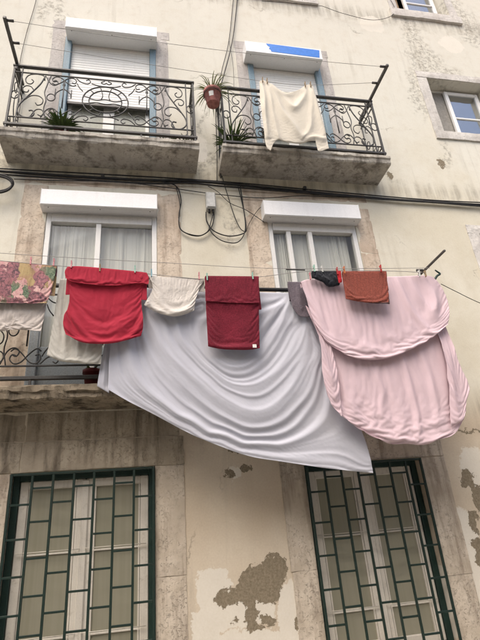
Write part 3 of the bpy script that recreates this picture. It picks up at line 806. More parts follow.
railing(-1.60, 2.975, 'wrought iron railing of the middle left balcony', 1.98)
railing(.97, 2.965, 'wrought iron railing of the middle right balcony behind the pink sheet', 2.0)

# unseen house across the street (behind the camera), added to shade the lower facade
OB = empty('apartment_building', (0, -8, 0), 'unseen pale plastered house across the street, added for its shade', 'building')
oo = [(x, x+1.1, z, z+1.7) for x in range(-14, 16, 3) for z in (1.0, 4.5)]
M['opp_wall'] = mat_stone('opposite_plaster', (.62, .57, .48), (.70, .65, .56), (.4, .35, .3), .3, .1)
wm = wall_with_openings(-18, 20, -.05, 7.0, oo, -7.6, -8.0)
wm.build('wall', M['opp_wall'], OB)
MB().box(-18.2, 20.2, -14, -7.35, 7.0, 7.2, .02).build('roof', M['terracotta'], OB)
for a, b, c, d in oo:
    fr = MB(); frame_rect(fr, a+.003, b-.003, c+.003, d-.003, .07, -7.82, -7.76); fr.box((a+b)/2-.04, (a+b)/2+.04, -7.822, -7.758, c+.07, d-.07)
    wn = fr.build('window', M['white_frame'], OB); MB().box(a+.07, b-.07, -7.80, -7.79, c+.07, d-.07).build('pane', M['olive'], wn)

# ================================================================== WASHING
def folds_disp(PX, PY, folds):
    H = np.zeros_like(PX)
    for f in folds:
        pts, wd, h = f[:3]; ex = 1.5 if wd < 5 else 1.8; asym = f[3] if len(f) > 3 else .0; flat = f[4] if len(f) > 4 else .45
        P = smooth(pts, 28)
        P = P+np.stack([vnoise(P[:, 0]/14+k_, P[:, 1]/14, 33) for k_ in (0, 50)], 1)*min(2.5, wd*.4)
        best = np.full(PX.shape, 1e9); tt = np.zeros_like(PX); sg = np.zeros_like(PX)
        for i in range(len(P)-1):
            a, b = P[i], P[i+1]; ab = b-a; L2 = (ab**2).sum()+1e-9
            s = np.clip(((PX-a[0])*ab[0]+(PY-a[1])*ab[1])/L2, 0, 1)
            dx = PX-(a[0]+ab[0]*s); dy = PY-(a[1]+ab[1]*s); d2 = dx*dx+dy*dy
            k = d2 < best; best = np.where(k, d2, best); tt = np.where(k, (i+s)/(len(P)-1), tt)
            sg = np.where(k, np.sign(ab[0]*dy-ab[1]*dx), sg)
        d = np.sqrt(best); wv = wd*(1+asym*sg)
        env = np.clip(np.sin(np.pi*np.clip(tt, .001, .999)), 0, 1)**flat
        H += h*env*(1+.35*vnoise(tt*5+len(pts)*3.7+wd*2.3, tt*0+h*90, 31))*np.exp(-(d/wv)**ex)
    return H

def drape(X0, su, sv, steps=110, its=6, lim=(-.03, .10), seed=0, bend=.06, jitter=.004, shear=.35, grav=1.0, ylock=0.0):
    """let the cloth settle under gravity: a small mass-spring model with spare fabric (su, sv); its outline keeps its place and only ripples in depth"""
    X = X0.astype(np.float32).copy(); nv, nu, _ = X.shape
    R_ = np.random.RandomState(seed)
    ybase = X0[..., 1].copy()
    def seg(A, B): return np.linalg.norm(A-B, axis=-1)
    su = np.asarray(su, np.float32); sv = np.asarray(sv, np.float32)
    F0 = X0.astype(np.float32)
    lh = seg(F0[:, 1:], F0[:, :-1])*su; lv = seg(F0[1:], F0[:-1])*sv
    sd_m = (su+sv)/2
    ld1 = seg(F0[1:, 1:], F0[:-1, :-1])*sd_m; ld2 = seg(F0[1:, :-1], F0[:-1, 1:])*sd_m
    lb1 = seg(F0[:, 2:], F0[:, :-2])*su; lb2 = seg(F0[2:], F0[:-2])*sv
    n1 = vnoise(np.linspace(0, 14, nu)[None]+np.zeros((nv, 1)), np.linspace(0, 10, nv)[:, None]+np.zeros((1, nu)), 100+seed)
    X[1:, :, 1] += (jitter*(n1+.5*R_.randn(nv, nu)))[1:]
    w = np.ones((nv, nu), np.float32); w[0] = 0
    keepx = X0[..., 0].astype(np.float32); keepz = X0[..., 2].astype(np.float32)
    prev = X.copy()
    def solve(a, b, L, k, wa, wb):
        d = b-a; l = np.sqrt((d*d).sum(-1))+1e-9; ws = wa+wb+1e-9
        c = (k*(l-L)/l/ws)[..., None]*d
        a += c*wa[..., None]; b -= c*wb[..., None]
    for s_ in range(steps):
        vel = (X-prev)*.95; prev = X.copy()
        X[1:] += vel[1:]; X[1:, :, 2] -= 9.8*grav/3600*.35
        for it in range(its):
            for o in (0, 1):
                a, b = X[:, o:-1:2], X[:, o+1::2]; m = min(a.shape[1], b.shape[1]); solve(a[:, :m], b[:, :m], lh[:, o::2][:, :m], 1.0, w[:, o:-1:2][:, :m], w[:, o+1::2][:, :m])
                a, b = X[o:-1:2], X[o+1::2]; m = min(a.shape[0], b.shape[0]); solve(a[:m], b[:m], lv[o::2][:m], 1.0, w[o:-1:2][:m], w[o+1::2][:m])
            if it % 2 == 0:
                for o in (0, 1):
                    a, b = X[o:-1:2, :-1], X[o+1::2, 1:]; m = min(len(a), len(b)); solve(a[:m], b[:m], ld1[o::2][:m], shear, w[o:-1:2, :-1][:m], w[o+1::2, 1:][:m])
                    a, b = X[o:-1:2, 1:], X[o+1::2, :-1]; m = min(len(a), len(b)); solve(a[:m], b[:m], ld2[o::2][:m], shear, w[o:-1:2, 1:][:m], w[o+1::2, :-1][:m])
                for o in (0, 1, 2, 3):
                    a, b = X[:, o:-2:4], X[:, o+2::4]; m = min(a.shape[1], b.shape[1]); solve(a[:, :m], b[:, :m], lb1[:, o::4][:, :m], bend, w[:, o:-2:4][:, :m], w[:, o+2::4][:, :m])
                    a, b = X[o:-2:4], X[o+2::4]; m = min(len(a), len(b)); solve(a[:m], b[:m], lb2[o::4][:m], bend, w[o:-2:4][:m], w[o+2::4][:m])
            for sl_ in (np.s_[:, 0], np.s_[:, -1], np.s_[-1, :]):
                X[sl_ + (0,)] = keepx[sl_]; X[sl_ + (2,)] = keepz[sl_]
            X[..., 1] = np.clip(X[..., 1], ybase-lim[1], ybase-lim[0])
    return X.astype(float)

def cloth(name, top, bot, left, right, d0, mat, label, cat, folds=(), nu=110, nv=90, noise=(.008, .01), seed=1, curl=0.0, extra=None,
          back=0.0, thick=.004, parent=None, group=None, hem=0.0, bulge=0.0, dtop=0.0, sim=None, sub=0, post=None):
    """cloth hanging d0 m in front of the facade; outline as photo pixels at that distance"""
    T, Bo, L, R = even(top, nu), even(bot, nu), even(left, nv), even(right, nv)
    u = np.linspace(0, 1, nu)[None, :, None]; v = np.linspace(0, 1, nv)[:, None, None]
    G_ = (1-v)*T[None]+v*Bo[None]+(1-u)*L[:, None]+u*R[:, None] - ((1-u)*(1-v)*T[0]+u*(1-v)*T[-1]+(1-u)*v*Bo[0]+u*v*Bo[-1])
    PX, PY = G_[..., 0], G_[..., 1]; U, V = np.broadcast_arrays(u[..., 0], v[..., 0])
    P = atv(PX, PY, np.full(PX.shape, d0))
    X, Y, Z = P[..., 0].copy(), P[..., 1].copy(), P[..., 2].copy()
    H = folds_disp(PX, PY, folds)
    soft = sstep(0, .12, V)
    H = H+noise[0]*.6*vnoise(PX/20+seed, PY/34+seed*2, seed)*soft+noise[1]*.18*vnoise(U*26+1.5*vnoise(U*5, V*5, 40)+seed*3, V*5+2*U, seed+1)*soft
    if extra is not None: H = H+extra(U, V, PX, PY)
    if bulge: H = H+bulge*np.sin(np.pi*U)**.7*np.sin(np.pi*np.clip(V, 0, 1))**.8
    if curl: H = H-curl*(1-np.sqrt(np.clip(1-np.clip((V-.86)/.14, 0, 1)**2, 0, 1)))
    H = H-dtop*sstep(.12, 0, V)
    Y = Y-H
    if sim:
        Xs = drape(np.stack([X, Y, Z], -1), seed=seed, **sim); X, Y, Z = Xs[..., 0], Xs[..., 1], Xs[..., 2]
    if post is not None: Y = Y-post(U, V, PX, PY)
    # irregular hem
    if hem: Z = Z+hem*V**6*vnoise(U*9+seed, V*0+seed, seed+4)
    UU = (PX-PX.min())*.0095; VV = (PY-PY.min())*.0105
    if back > 0:
        nb = 14; bz = np.linspace(0, back, nb)[1:][::-1]
        bx = np.repeat(X[:1], len(bz), 0); by = np.repeat(Y[:1]+.02, len(bz), 0)+.012*vnoise(U[:1]*7+np.zeros((len(bz), 1)), bz[:, None]*4+np.zeros((1, nu)), seed+9)+.01
        bzz = Z[:1]-bz[:, None]
        cx, cy, cz = X[:1], Y[:1]+.010, Z[:1]+.008
        X = np.vstack([bx, cx, X]); Y = np.vstack([by, cy, Y]); Z = np.vstack([bzz, cz, Z])
        UU = np.vstack([np.repeat(UU[:1], nb, 0), UU]); VV = np.vstack([-bz[:, None]+np.zeros((1, nu)), np.full((1, nu), -.005), VV])
    o = grid_obj(name, X, Y, Z, UU, VV, mat, thick, parent)
    if sub:
        sm_ = o.modifiers.new('smooth', 'SUBSURF'); sm_.levels = sm_.render_levels = sub
    if label: tag(o, label, cat, group)
    return o

# fabrics ------------------------------------------------------------------
M['grey_sheet'] = mat_cloth('grey_sheet', (.645, .655, .72), .03, 700, .08, .25, wscale=(5, 9, 1))
M['pink_sheet'] = mat_cloth('pink_sheet', (.80, .635, .68), .03, 700, .10, .25, wscale=(12, 8, 1))
M['red_sheet'] = mat_cloth('red_sheet', (.41, .030, .055), .10, 700, .18, .12, wscale=(12, 8, 1))
M['dark_red_towel'] = mat_cloth('dark_red_towel', (.165, .016, .030), .2, 160, .3, 0, fuzz=.32)
M['white_cloth'] = mat_cloth('white_cloth', (.70, .655, .60), .06, 700, .45, .15)
M['off_white'] = mat_cloth('off_white', (.66, .60, .55), .07, 700, .5, .15)
M['grey_white'] = mat_cloth('grey_white', (.60, .585, .53), .08, 500, .3, .2, wscale=(16, 3, 1))
M['beige_blanket'] = mat_cloth('beige_blanket', (.67, .615, .51), .06, 400, .12, .06, fuzz=.04)
M['black_cloth'] = mat_cloth('black_cloth', (.022, .024, .030), .2, 500, .3, 0)
M['purple_cloth'] = mat_cloth('purple_cloth', (.16, .135, .155), .25, 300, .4, 0, fuzz=.3)
M['bright_red'] = mat_cloth('bright_red', (.55, .03, .04), .1, 500, .3, .1)
def rust_fn(t, uv):
    n = t.noise(uv, 40, 5, .7); c = t.mix(n, (.205, .050, .036), (.28, .082, .058))
    x, y, _ = t.sep(uv)
    e = t.math('MINIMUM', t.math('SUBTRACT', .335, y), t.math('SUBTRACT', .45, x))
    return t.mix(t.ramp(e, .010, .018, 1, 0), c, (.085, .045, .042))
M['rust_towel'] = mat_cloth('rust_towel', (.3, .08, .05), .2, 300, .2, 0, color_fn=rust_fn, fuzz=.4)
def flower_fn(t, uv):
    w_ = t.vmath('ADD', uv, t.vmath('SCALE', t.vmath('SUBTRACT', t.noise(uv, 9, 5, .6, color=True), (.5, .5, .5)), .16))
    cid = t.sep(t.voro(w_, 7.5, 'F1', 'Color')); dd_ = t.voro(w_, 7.5, 'F1')
    pet = t.noise(t.vmath('SCALE', w_, 1.0), 26, 6, .7, 1.5)
    c = t.mix(t.ramp(pet, .35, .65), (.60, .30, .31), (.70, .50, .45))
    c = t.mix(t.ramp(cid[0], .52, .55), c, t.mix(t.ramp(pet, .35, .65), (.07, .115, .075), (.26, .31, .21)))
    c = t.mix(t.ramp(cid[1], .72, .75), c, t.mix(pet, (.34, .22, .09), (.52, .42, .24)))
    c = t.mix(t.ramp(cid[2], .80, .82), c, t.mix(t.ramp(pet, .35, .65), (.10, .07, .08), (.45, .20, .22)))
    c = t.mix(t.math('MULTIPLY', t.ramp(dd_, .5, .75), .3), c, (.36, .16, .15))
    return t.mix(t.math('MULTIPLY', t.ramp(t.noise(uv, 60, 4, .7), .55, .7), .4), c, (.12, .10, .08))
M['flower'] = mat_cloth('flower', (.5, .3, .3), .1, 600, .2, .05, color_fn=flower_fn)

# big grey-lilac sheet slung from the pole ------------------------------------
DG = .505
us = [
 ([(137, 292), (128, 330), (134, 362), (152, 390), (180, 414), (215, 435), (262, 447), (306, 440), (334, 410), (344, 375)], 5.5, .042),
 ([(146, 292), (139, 325), (149, 360), (172, 390), (203, 415), (238, 433), (270, 436), (298, 421), (317, 388), (324, 350)], 6, .052),
 ([(158, 292), (147, 318), (160, 350), (186, 381), (216, 406), (245, 421), (268, 421), (291, 405), (309, 372), (313, 335)], 5.5, .05),
 ([(170, 292), (164, 318), (177, 346), (200, 370), (226, 391), (250, 402), (272, 394), (292, 372), (306, 340), (307, 315)], 5.5, .046),
 ([(184, 292), (178, 318), (189, 340), (208, 362), (229, 379), (250, 381), (273, 367), (291, 339), (299, 311)], 5, .042),
 ([(203, 300), (197, 325), (208, 350), (226, 365), (246, 366), (267, 350), (284, 324), (293, 298)], 4.5, .036),
 ([(215, 340), (232, 355), (250, 354), (268, 335), (281, 315), (288, 296)], 4, .028),
 ([(112, 345), (113, 370), (122, 395), (140, 408)], 4, .032),
 ([(121, 335), (124, 365), (138, 390), (160, 408), (190, 427)], 4, .026),
 ([(303, 300), (322, 335), (338, 372), (352, 410), (364, 450)], 6, .03),
 ([(312, 400), (338, 425), (352, 445), (362, 466)], 9, .02),
 ([(240, 450), (290, 455), (330, 450), (350, 435)], 7, .018),
 ([(240, 412), (262, 413), (282, 402)], 2.5, .012), ([(228, 428), (255, 431), (284, 422), (303, 402)], 2.2, .010), ([(196, 392), (222, 411), (240, 418)], 2.2, .012),
 ([(170, 395), (196, 416), (228, 434)], 2.2, .012), ([(178, 375), (204, 398), (232, 415)], 2.0, .010), ([(233, 372), (252, 374), (270, 361)], 2.2, .010),
]
def tps_fit(P, F):
    d = np.linalg.norm(P[:, None]-P[None], axis=-1); K = np.where(d > 0, d*d*np.log(d+1e-9), 0)+np.eye(len(P))*.004
    A = np.c_[np.ones(len(P)), P]; n = len(P)
    S_ = np.block([[K, A], [A.T, np.zeros((3, 3))]]); return np.linalg.solve(S_, np.vstack([F, np.zeros((3, F.shape[1]))]))
def tps_eval(P, W_, Q):
    out = np.empty((len(Q), W_.shape[1]))
    for i in range(0, len(Q), 8000):
        q = Q[i:i+8000]; d = np.linalg.norm(q[:, None]-P[None], axis=-1)
        out[i:i+8000] = np.where(d > 0, d*d*np.log(d+1e-9), 0) @ W_[:-3]+np.c_[np.ones(len(q)), q] @ W_[-3:]
    return out
fld = [(us[i][0], float(i)) for i in range(7)]+[([(108, 352), (112, 384), (135, 404), (190, 433), (250, 455), (310, 465), (372, 472)], -2.0), ([(150, 292), (205, 292), (235, 292), (262, 292), (285, 293)], 9.0), ([(303, 294), (322, 332), (340, 374), (355, 414), (370, 462)], -.6)]
FP, FV = [], []
for c_, val in fld:
    q_ = even(c_, 11)
    for j, p_ in enumerate(q_): FP.append(p_); FV.append((val, j/10))
FP = np.array(FP); FW = tps_fit(FP/100, np.array(FV))
def rg(x, y, sd): n_ = vnoise(x, y, sd); return 1-2*np.abs(n_)
def grey_extra(U, V, PX, PY, fine=False):
    o_ = tps_eval(FP/100, FW, np.stack([PX.ravel(), PY.ravel()], 1)/100)
    ph = o_[:, 0].reshape(PX.shape); tt = o_[:, 1].reshape(PX.shape)
    ph = ph+.35*vnoise(tt*3, ph*.4, 50)
    e = sstep(0, .10, V)*(.45+.55*sstep(-2.4, .3, ph))
    n0 = vnoise(ph*.95+3, tt*.9, 51)
    big = .034*n0+.020*vnoise(ph*1.9+.5*n0, tt*1.3+7, 52)
    med = .0085*rg(ph*1.5+.3*n0, tt*1.6+3, 53)+.005*rg(ph*3.4, tt*2.0, 54)
    fin = .0022*vnoise(ph*8, tt*3.4, 55)+.0012*rg(ph*11, tt*4, 56)
    if fine: return e*(.9*med+.12*fin+.006*vnoise(ph*2.6, tt*1.2, 57)+.0035*vnoise(ph*5.2, tt*1.1, 58)*sstep(-1.8, .5, ph))
    return e*(.72*big+.55*med)
us = []
cloth('bed_sheet', [(124, 287), (165, 289), (205, 291), (250, 292), (303, 293.5)], [(108, 390), (124, 399), (150, 412), (200, 438), (250, 456), (310, 466), (373.5, 473)],
      [(124, 287), (113, 330), (109, 360), (108, 390)], [(303, 293.5), (322, 330), (340, 372), (355, 412), (367, 445), (373.5, 473)],
      DG, M['grey_sheet'], 'huge pale grey-lilac bed sheet sagging in long curved folds', 'bed sheet', us, 170, 130, (.004, .0), 3, thick=.0025, hem=.004, back=.10, extra=grey_extra, post=lambda *a: grey_extra(*a, fine=True), sim=dict(su=1.001, sv=1.001, lim=(-.06, .10), jitter=.0006, grav=.02, steps=10, bend=.02), sub=1)
GS = _last[0]
# its turned-back left corner, a separate strip of the same sheet
cs = cloth('corner_fold', [(113, 300), (124, 300)], [(97, 386), (109, 393)], [(113, 300), (104, 348), (100, 368), (97, 386)], [(124, 300), (113, 345), (110, 370), (109, 393)],
           DG-.05, M['grey_sheet'], None, None, [([(108, 330), (103, 385)], 3, .02), ([(117, 330), (107, 388)], 2, -.015)], 30, 60, (.006, .01), 4, parent=GS)

# pink duvet cover --------------------------------------------------------------
DP = .67
PK = empty('bed_sheet', tuple(at(370, 280, DP)), 'large pale pink sheet folded double and ballooning over the line', 'bed sheet')
def pink_low(U, V, X, Y):
    w_ = U+.02*vnoise(V*2, U*3, 60)
    e = sstep(.1, .4, V)
    n0 = vnoise(w_*5, V*.9, 61)
    body = .009*n0+.0045*vnoise(w_*11+.5*n0, V*1.1, 62)+.003*rg(w_*9+.3*n0, V*1.0+5, 63)+.0016*rg(w_*21, V*1.6, 64)+.0008*rg(w_*45, V*2.6, 65)
    q = V*18+1.2*n0
    return e*body*(1-.6*sstep(.86, 1, V))+sstep(.84, .97, V)*(.005*vnoise(q, U*2.2, 66)+.0025*rg(q*1.7, U*3, 67))
# fold field of the upper layer: swags that follow its left, lower and right edge
UB = even([(303, 286), (308, 303), (315, 324), (326, 341), (344, 354), (363, 359), (386, 357), (411, 348), (430, 337), (444, 325), (446, 312), (444, 298), (437, 284)], 26)
UC = np.array([374., 281.]); UP, UVv = [], []
for i, f_ in enumerate((1.0, .88, .74, .58, .4, .2, .04)):
    for j, p_ in enumerate(UC+(UB-UC)*f_): UP.append(p_); UVv.append((i*1.0, j/25))
UP = np.array(UP); UW = tps_fit(UP/100, np.array(UVv))
def pink_up(U, V, X, Y):
    o_ = tps_eval(UP/100, UW, np.stack([X.ravel(), Y.ravel()], 1)/100)
    ph = o_[:, 0].reshape(X.shape); tt = o_[:, 1].reshape(X.shape); ph = ph+.3*vnoise(tt*4, ph*.5, 71)
    e = sstep(0, .15, V); n0 = vnoise(ph*1.2+2, tt*1.6, 72)
    a_ = .5+.5*sstep(3.5, 1.0, ph)
    w_ = U+.12*V*(U-.5)
    return e*a_*(.014*n0+.007*vnoise(ph*2.6, tt*2.2, 73)+.004*rg(ph*2.2+.3*n0, tt*2.5, 74)+.002*rg(ph*5, tt*4, 75)+.0009*rg(ph*11, tt*6, 76))+e*.004*rg(w_*9, V*1.0, 77)*sstep(1, .5, V)+.012*V
lowf = [([(334, 345), (341, 380), (352, 410), (372, 430)], 5, .035), ([(362, 350), (372, 385), (388, 415), (400, 440)], 7, .022),
        ([(400, 352), (408, 380), (416, 410), (418, 440)], 3.2, .026), ([(418, 346), (428, 372), (434, 400), (436, 425)], 3, .020), ([(384, 355), (392, 390), (404, 425)], 5, .018),
        ([(441, 332), (449, 362), (454, 395), (452, 428)], 3.0, -.045), ([(450, 345), (459, 372), (464, 395)], 4.5, .04),
        ([(334, 350), (340, 385), (343, 414)], 2.6, -.05), ([(326, 350), (331, 385), (336, 405)], 4, .04),
        ([(345, 395), (365, 418), (395, 433), (430, 436), (452, 424)], 6, .035), ([(352, 372), (372, 402), (400, 424), (430, 428)], 3.5, .012),
        ([(350, 385), (368, 407), (392, 420)], 2, .010), ([(372, 365), (385, 395)], 3, .010), ([(410, 425), (440, 417), (455, 402)], 2.2, .014), ([(330, 396), (340, 402), (344, 412)], 2, .016)]
lowf = [(a, b, c*(.7 if c < 0 or b < 4.2 else .3)) for a, b, c in lowf]
cloth('lower_drape', [(303, 283), (340, 281), (390, 279), (437, 285)], [(341, 414), (346, 417.5), (352, 423), (368, 433.5), (384, 441), (395, 444), (408, 443.5), (424, 444.5), (436, 440.5), (448, 437), (456, 431)],
      [(303, 283), (311, 315), (321, 343), (324.5, 362), (324, 380), (327, 394), (333, 405), (341, 414)], [(437, 285), (444, 325), (450, 345), (459, 366), (468, 383), (468.5, 391), (465, 404), (465.5, 412), (461, 424), (456, 431)],
      DP-.04, M['pink_sheet'], None, None, lowf, 130, 120, (.006, .0), 6, parent=PK, thick=.0025, extra=pink_low, sim=dict(su=1.026, sv=1.002, lim=(-.03, .07), grav=.06, steps=45, bend=.14), sub=1)
for tp, bt, lf, rt, sd2 in (([(307, 303), (318, 311)], [(331, 404), (342, 417)], [(307, 303), (319, 343), (322.5, 375), (331, 404)], [(318, 311), (332, 350), (339, 385), (342, 417)], 36),
                           ([(435, 318), (446, 318)], [(451, 427), (464, 420)], [(435, 318), (443, 355), (448, 392), (451, 427)], [(446, 318), (458, 360), (469, 386), (466, 404), (464, 420)], 37)):
    cloth('side_fold', tp, bt, lf, rt, DP-.005, M['pink_sheet'], None, None, [([((tp[0][0]+tp[1][0])/2, tp[0][1]+8), ((bt[0][0]+bt[1][0])/2, bt[0][1]-5)], 4, .03)], 36, 90, (.004, .0), sd2, parent=PK, thick=.0025,
          sim=dict(su=1.02, sv=1.003, lim=(-.03, .05), grav=.06, steps=40, bend=.15), sub=1, extra=lambda U, V, X, Y: -.05*sstep(.35, 0, V))
upf = [([(316, 290), (320, 315), (331, 338), (352, 352)], 4.5, .032), ([(352, 285), (352, 310), (362, 340), (378, 352)], 6, .018), ([(326, 286), (336, 312), (352, 336), (378, 349)], 5, .022),
       ([(396, 280), (408, 305), (424, 328), (434, 334)], 3, .03), ([(408, 280), (422, 300), (440, 318)], 3, .022), ([(430, 280), (434, 300), (428, 316)], 3.4, .035),
       ([(430, 282), (440, 300), (441, 320)], 2.4, -.02), ([(420, 284), (424, 300), (420, 314)], 3.5, -.022),
       ([(340, 351), (366, 356), (392, 353), (420, 341), (440, 328)], 4, .030), ([(388, 285), (394, 312), (404, 340)], 5, .014),
       ([(322, 305), (326, 322), (332, 338)], 2.2, -.018), ([(370, 325), (390, 335), (412, 330)], 3, .010), ([(345, 342), (370, 348), (398, 345), (425, 331)], 2.2, .012), ([(312, 300), (318, 326), (328, 342)], 2.5, .02)]
upf = [(a, b, c*(.7 if b < 4 else .3)) for a, b, c in upf]
cloth('upper_fold', [(301, 282), (310, 279.5), (350, 277.5), (400, 276.5), (424, 275.5), (433, 277)], [(324, 341), (344, 355), (363, 360), (386, 358.5), (411, 349.5), (430, 338.5), (447, 325)],
      [(301, 282), (307, 302), (314, 324), (324, 341)], [(433, 277), (440, 285), (446.5, 299), (448.5, 314), (447, 325)],
      DP, M['pink_sheet'], None, None, upf, 130, 90, (.004, .0), 9, parent=PK, back=.05, thick=.0025, extra=lambda U, V, X, Y: .02*V, sim=dict(su=1.022, sv=1.008, lim=(-.02, .08), grav=.06, steps=45, bend=.12), sub=1)

# red sheet ---------------------------------------------------------------------
DR = .60
def red_extra(U, V, X, Y):
    flap = .022*sstep(.225, .20, V+.012*np.sin(U*7)-.03*np.sin(np.pi*U)+.02)    # turned-over top band
    return flap+sstep(.25, .4, V)*(.007*vnoise(V*6+2.6*(2*U-1)**2, U*1.6, 82)+.004*vnoise(V*13+5*(2*U-1)**2, U*2.2, 83)+.0022*rg(V*10+4*(2*U-1)**2, U*2, 84)+.0012*rg(V*24+8*(2*U-1)**2, U*3, 85))
redf = [([(71, 307), (80, 326), (95, 338), (107, 341), (121, 332), (132, 319), (140, 311)], 2.6, .022), ([(76, 292), (82, 315), (95, 331), (110, 333), (124, 320), (135, 300)], 4, .014),
        ([(84, 292), (92, 315), (104, 325), (116, 318), (126, 298)], 4, .010), ([(67, 310), (66, 324), (72, 335)], 3, .022), ([(138, 314), (139, 326), (136, 334)], 3, .024),
        ([(70, 337), (90, 341), (112, 342), (135, 336)], 3, .02), ([(72, 312), (84, 333), (97, 340)], 1.6, .012), ([(139, 292), (139, 310)], 2, -.01), ([(66, 276), (72, 281), (80, 282)], 3, .02), ([(137, 276), (143, 280)], 3, .018)]
cloth('red_sheet', [(67.5, 268), (80, 267.5), (110, 270), (135, 272.5), (147, 274)], [(66, 335), (81, 342), (97, 344), (112, 343.5), (129, 339.5), (141, 336)],
      [(67.5, 268), (65, 274), (69.5, 285), (69, 303), (64, 318), (63.5, 327), (66, 335)], [(147, 274), (147.5, 281), (142.5, 289), (141.5, 303), (143, 318), (143, 328), (141, 336)],
      DR, M['red_sheet'], 'crimson red sheet pegged doubled over, with a turned-down top band', 'sheet', redf, 90, 80, (.004, .0), 12, extra=red_extra, back=.28, thick=.0025, sim=dict(su=1.012, sv=1.012, lim=(-.01, .06), grav=.04, steps=40), sub=1)
RS = _last[0]
cloth('turned_band', [(67, 267.6), (80, 267.2), (110, 269.7), (135, 272.2), (147.5, 273.6)], [(65.5, 278), (72, 281.5), (88, 284), (104, 285.5), (122, 285), (138, 283), (148.5, 284.5)],
      [(67, 267.6), (64.8, 272), (65.5, 278)], [(147.5, 273.6), (149, 279), (148.5, 284.5)], .634, M['red_sheet'], None, None,
      [([(68, 276), (85, 279), (110, 281), (130, 279)], 2, .008)], 90, 24, (.004, .0), 13, thick=.0025, parent=RS, sim=dict(su=1.02, sv=1.02, lim=(-.01, .03), grav=.04, steps=35), sub=1)
# dark red towel
def tw_extra(U, V, X, Y): return .018*sstep(.385, .37, V)+.008*np.cos(U*9)*sstep(.4, .8, V)
tw = cloth('towel', [(205, 277), (258.5, 277.5)], [(208, 346.5), (222, 348.5), (245, 349.5), (260, 348)], [(205, 277), (206, 310), (208, 346.5)], [(258.5, 277.5), (259, 312), (260, 348)],
           .605, M['dark_red_towel'], 'dark maroon terry towel folded over the line in front of the grey sheet', 'towel', [([(210, 344), (232, 346), (258, 346)], 2, .008)], 70, 80, (.006, .0), 14, extra=tw_extra, back=.35, thick=.008, sim=dict(su=1.012, sv=1.004, lim=(-.02, .03), grav=.05, steps=40, bend=.3), sub=1)
cloth('turned_band', [(204.6, 276.8), (258.8, 277.3)], [(205.5, 301.5), (232, 303), (259.4, 303.5)], [(204.6, 276.8), (205.5, 301.5)], [(258.8, 277.3), (259.4, 303.5)],
      .632, M['dark_red_towel'], None, None, [], 60, 30, (.004, .0), 15, thick=.007, parent=tw, sim=dict(su=1.008, sv=1.003, lim=(-.01, .02), grav=.04, steps=30, bend=.3), sub=1)
m = MB(); p = at(254.6, 346, .635); m.box(p[0]-.018, p[0]+.018, p[1]-.002, p[1]+.001, p[2]-.016, p[2]+.016); m.build('care_label', M['paper'], tw)
# white garment
whf = [([(150, 281), (165, 284), (185, 283), (203, 281)], 2.5, .016), ([(155, 288), (162, 303), (175, 311), (190, 306), (197, 292)], 3, .018), ([(147, 304), (160, 310), (176, 313), (192, 309)], 3, .022), ([(160, 286), (170, 300), (186, 300), (194, 290)], 3, .012), ([(146, 300), (150, 306)], 3, .02)]
cloth('pillowcase', [(148.5, 275.5), (165, 277), (185, 278), (204.5, 280)], [(144, 305), (156, 312), (172, 316), (184, 314.5), (194, 310.5)],
      [(148.5, 275.5), (152.5, 287), (149, 297), (144, 305)], [(204.5, 280), (200, 287), (196, 299), (194, 310.5)], .60, M['white_cloth'],
      'small crumpled white pillowcase between the red sheet and the maroon towel', 'pillowcase', whf, 80, 60, (.008, .0), 16, back=.12, thick=.0025, sim=dict(su=1.03, sv=1.02, lim=(-.02, .06), grav=.04, steps=40), sub=1)
# flowered cloth and what hangs under it
cloth('flowered_cloth', [(-22, 259), (0, 261), (28, 263.5), (57, 266)], [(-26, 302), (0, 303), (25, 303.5), (47, 303.5)], [(-22, 259), (-26, 302)], [(57, 266), (53, 284), (47, 303.5)],
      .60, M['flower'], 'cotton cloth printed with pink, green and mustard flowers at the left edge', 'cloth', [([(20, 268), (24, 300)], 8, .015), ([(-5, 266), (-2, 300)], 8, .012), ([(44, 272), (40, 300)], 5, .012)], 90, 50, (.006, .0), 18, back=.3, thick=.0025, sim=dict(su=1.015, sv=1.005, lim=(-.02, .04), grav=.05, steps=35), sub=1)
cloth('white_cloth', [(-24, 286), (48, 290)], [(-24, 330), (0, 331), (18, 329.5), (41, 331.5)], [(-24, 286), (-24, 330)], [(48, 290), (45, 312), (41, 331.5)],
      .545, M['off_white'], 'wrinkled off-white cloth showing below the flowered one', 'cloth', [([(0, 318), (18, 310), (40, 306)], 3, .012), ([(5, 305), (20, 322), (30, 330)], 3, .012), ([(-10, 310), (8, 326)], 4, .012)], 90, 60, (.008, .0), 20, back=.1, thick=.0025, sim=dict(su=1.035, sv=1.02, lim=(-.02, .03), grav=.05, steps=40), sub=1)
cloth('long_cloth', [(60, 279), (82, 281), (106, 283)], [(46.5, 355), (60, 360.5), (80, 363), (101, 364)], [(60, 279), (55, 310), (50, 340), (46.5, 355)], [(106, 283), (104, 325), (101, 364)],
      .52, M['grey_white'], 'long greyish-white cloth hanging behind the red sheet', 'cloth', [([(63, 285), (54, 355)], 2.5, .012), ([(70, 285), (64, 358)], 3, .014), ([(80, 290), (78, 360)], 3, .014), ([(90, 300), (90, 362)], 3, .014), ([(48, 352), (62, 357), (100, 361)], 1.5, .01)], 70, 90, (.006, .0), 22, back=.1, thick=.0025, sim=dict(su=1.03, sv=1.0, lim=(-.02, .04), grav=.05, steps=40), sub=1)
cloth('towel', [(288, 282), (304, 282.5)], [(293, 308), (300, 316), (311, 317)], [(288, 282), (290, 296), (293, 308)], [(304, 282.5), (307, 300), (311, 317)], .575, M['purple_cloth'],
      'small purple-grey towel beside the pink sheet', 'towel', [([(296, 284), (302, 312)], 3, .012)], 40, 50, (.008, .01), 24, back=.2, thick=.006)
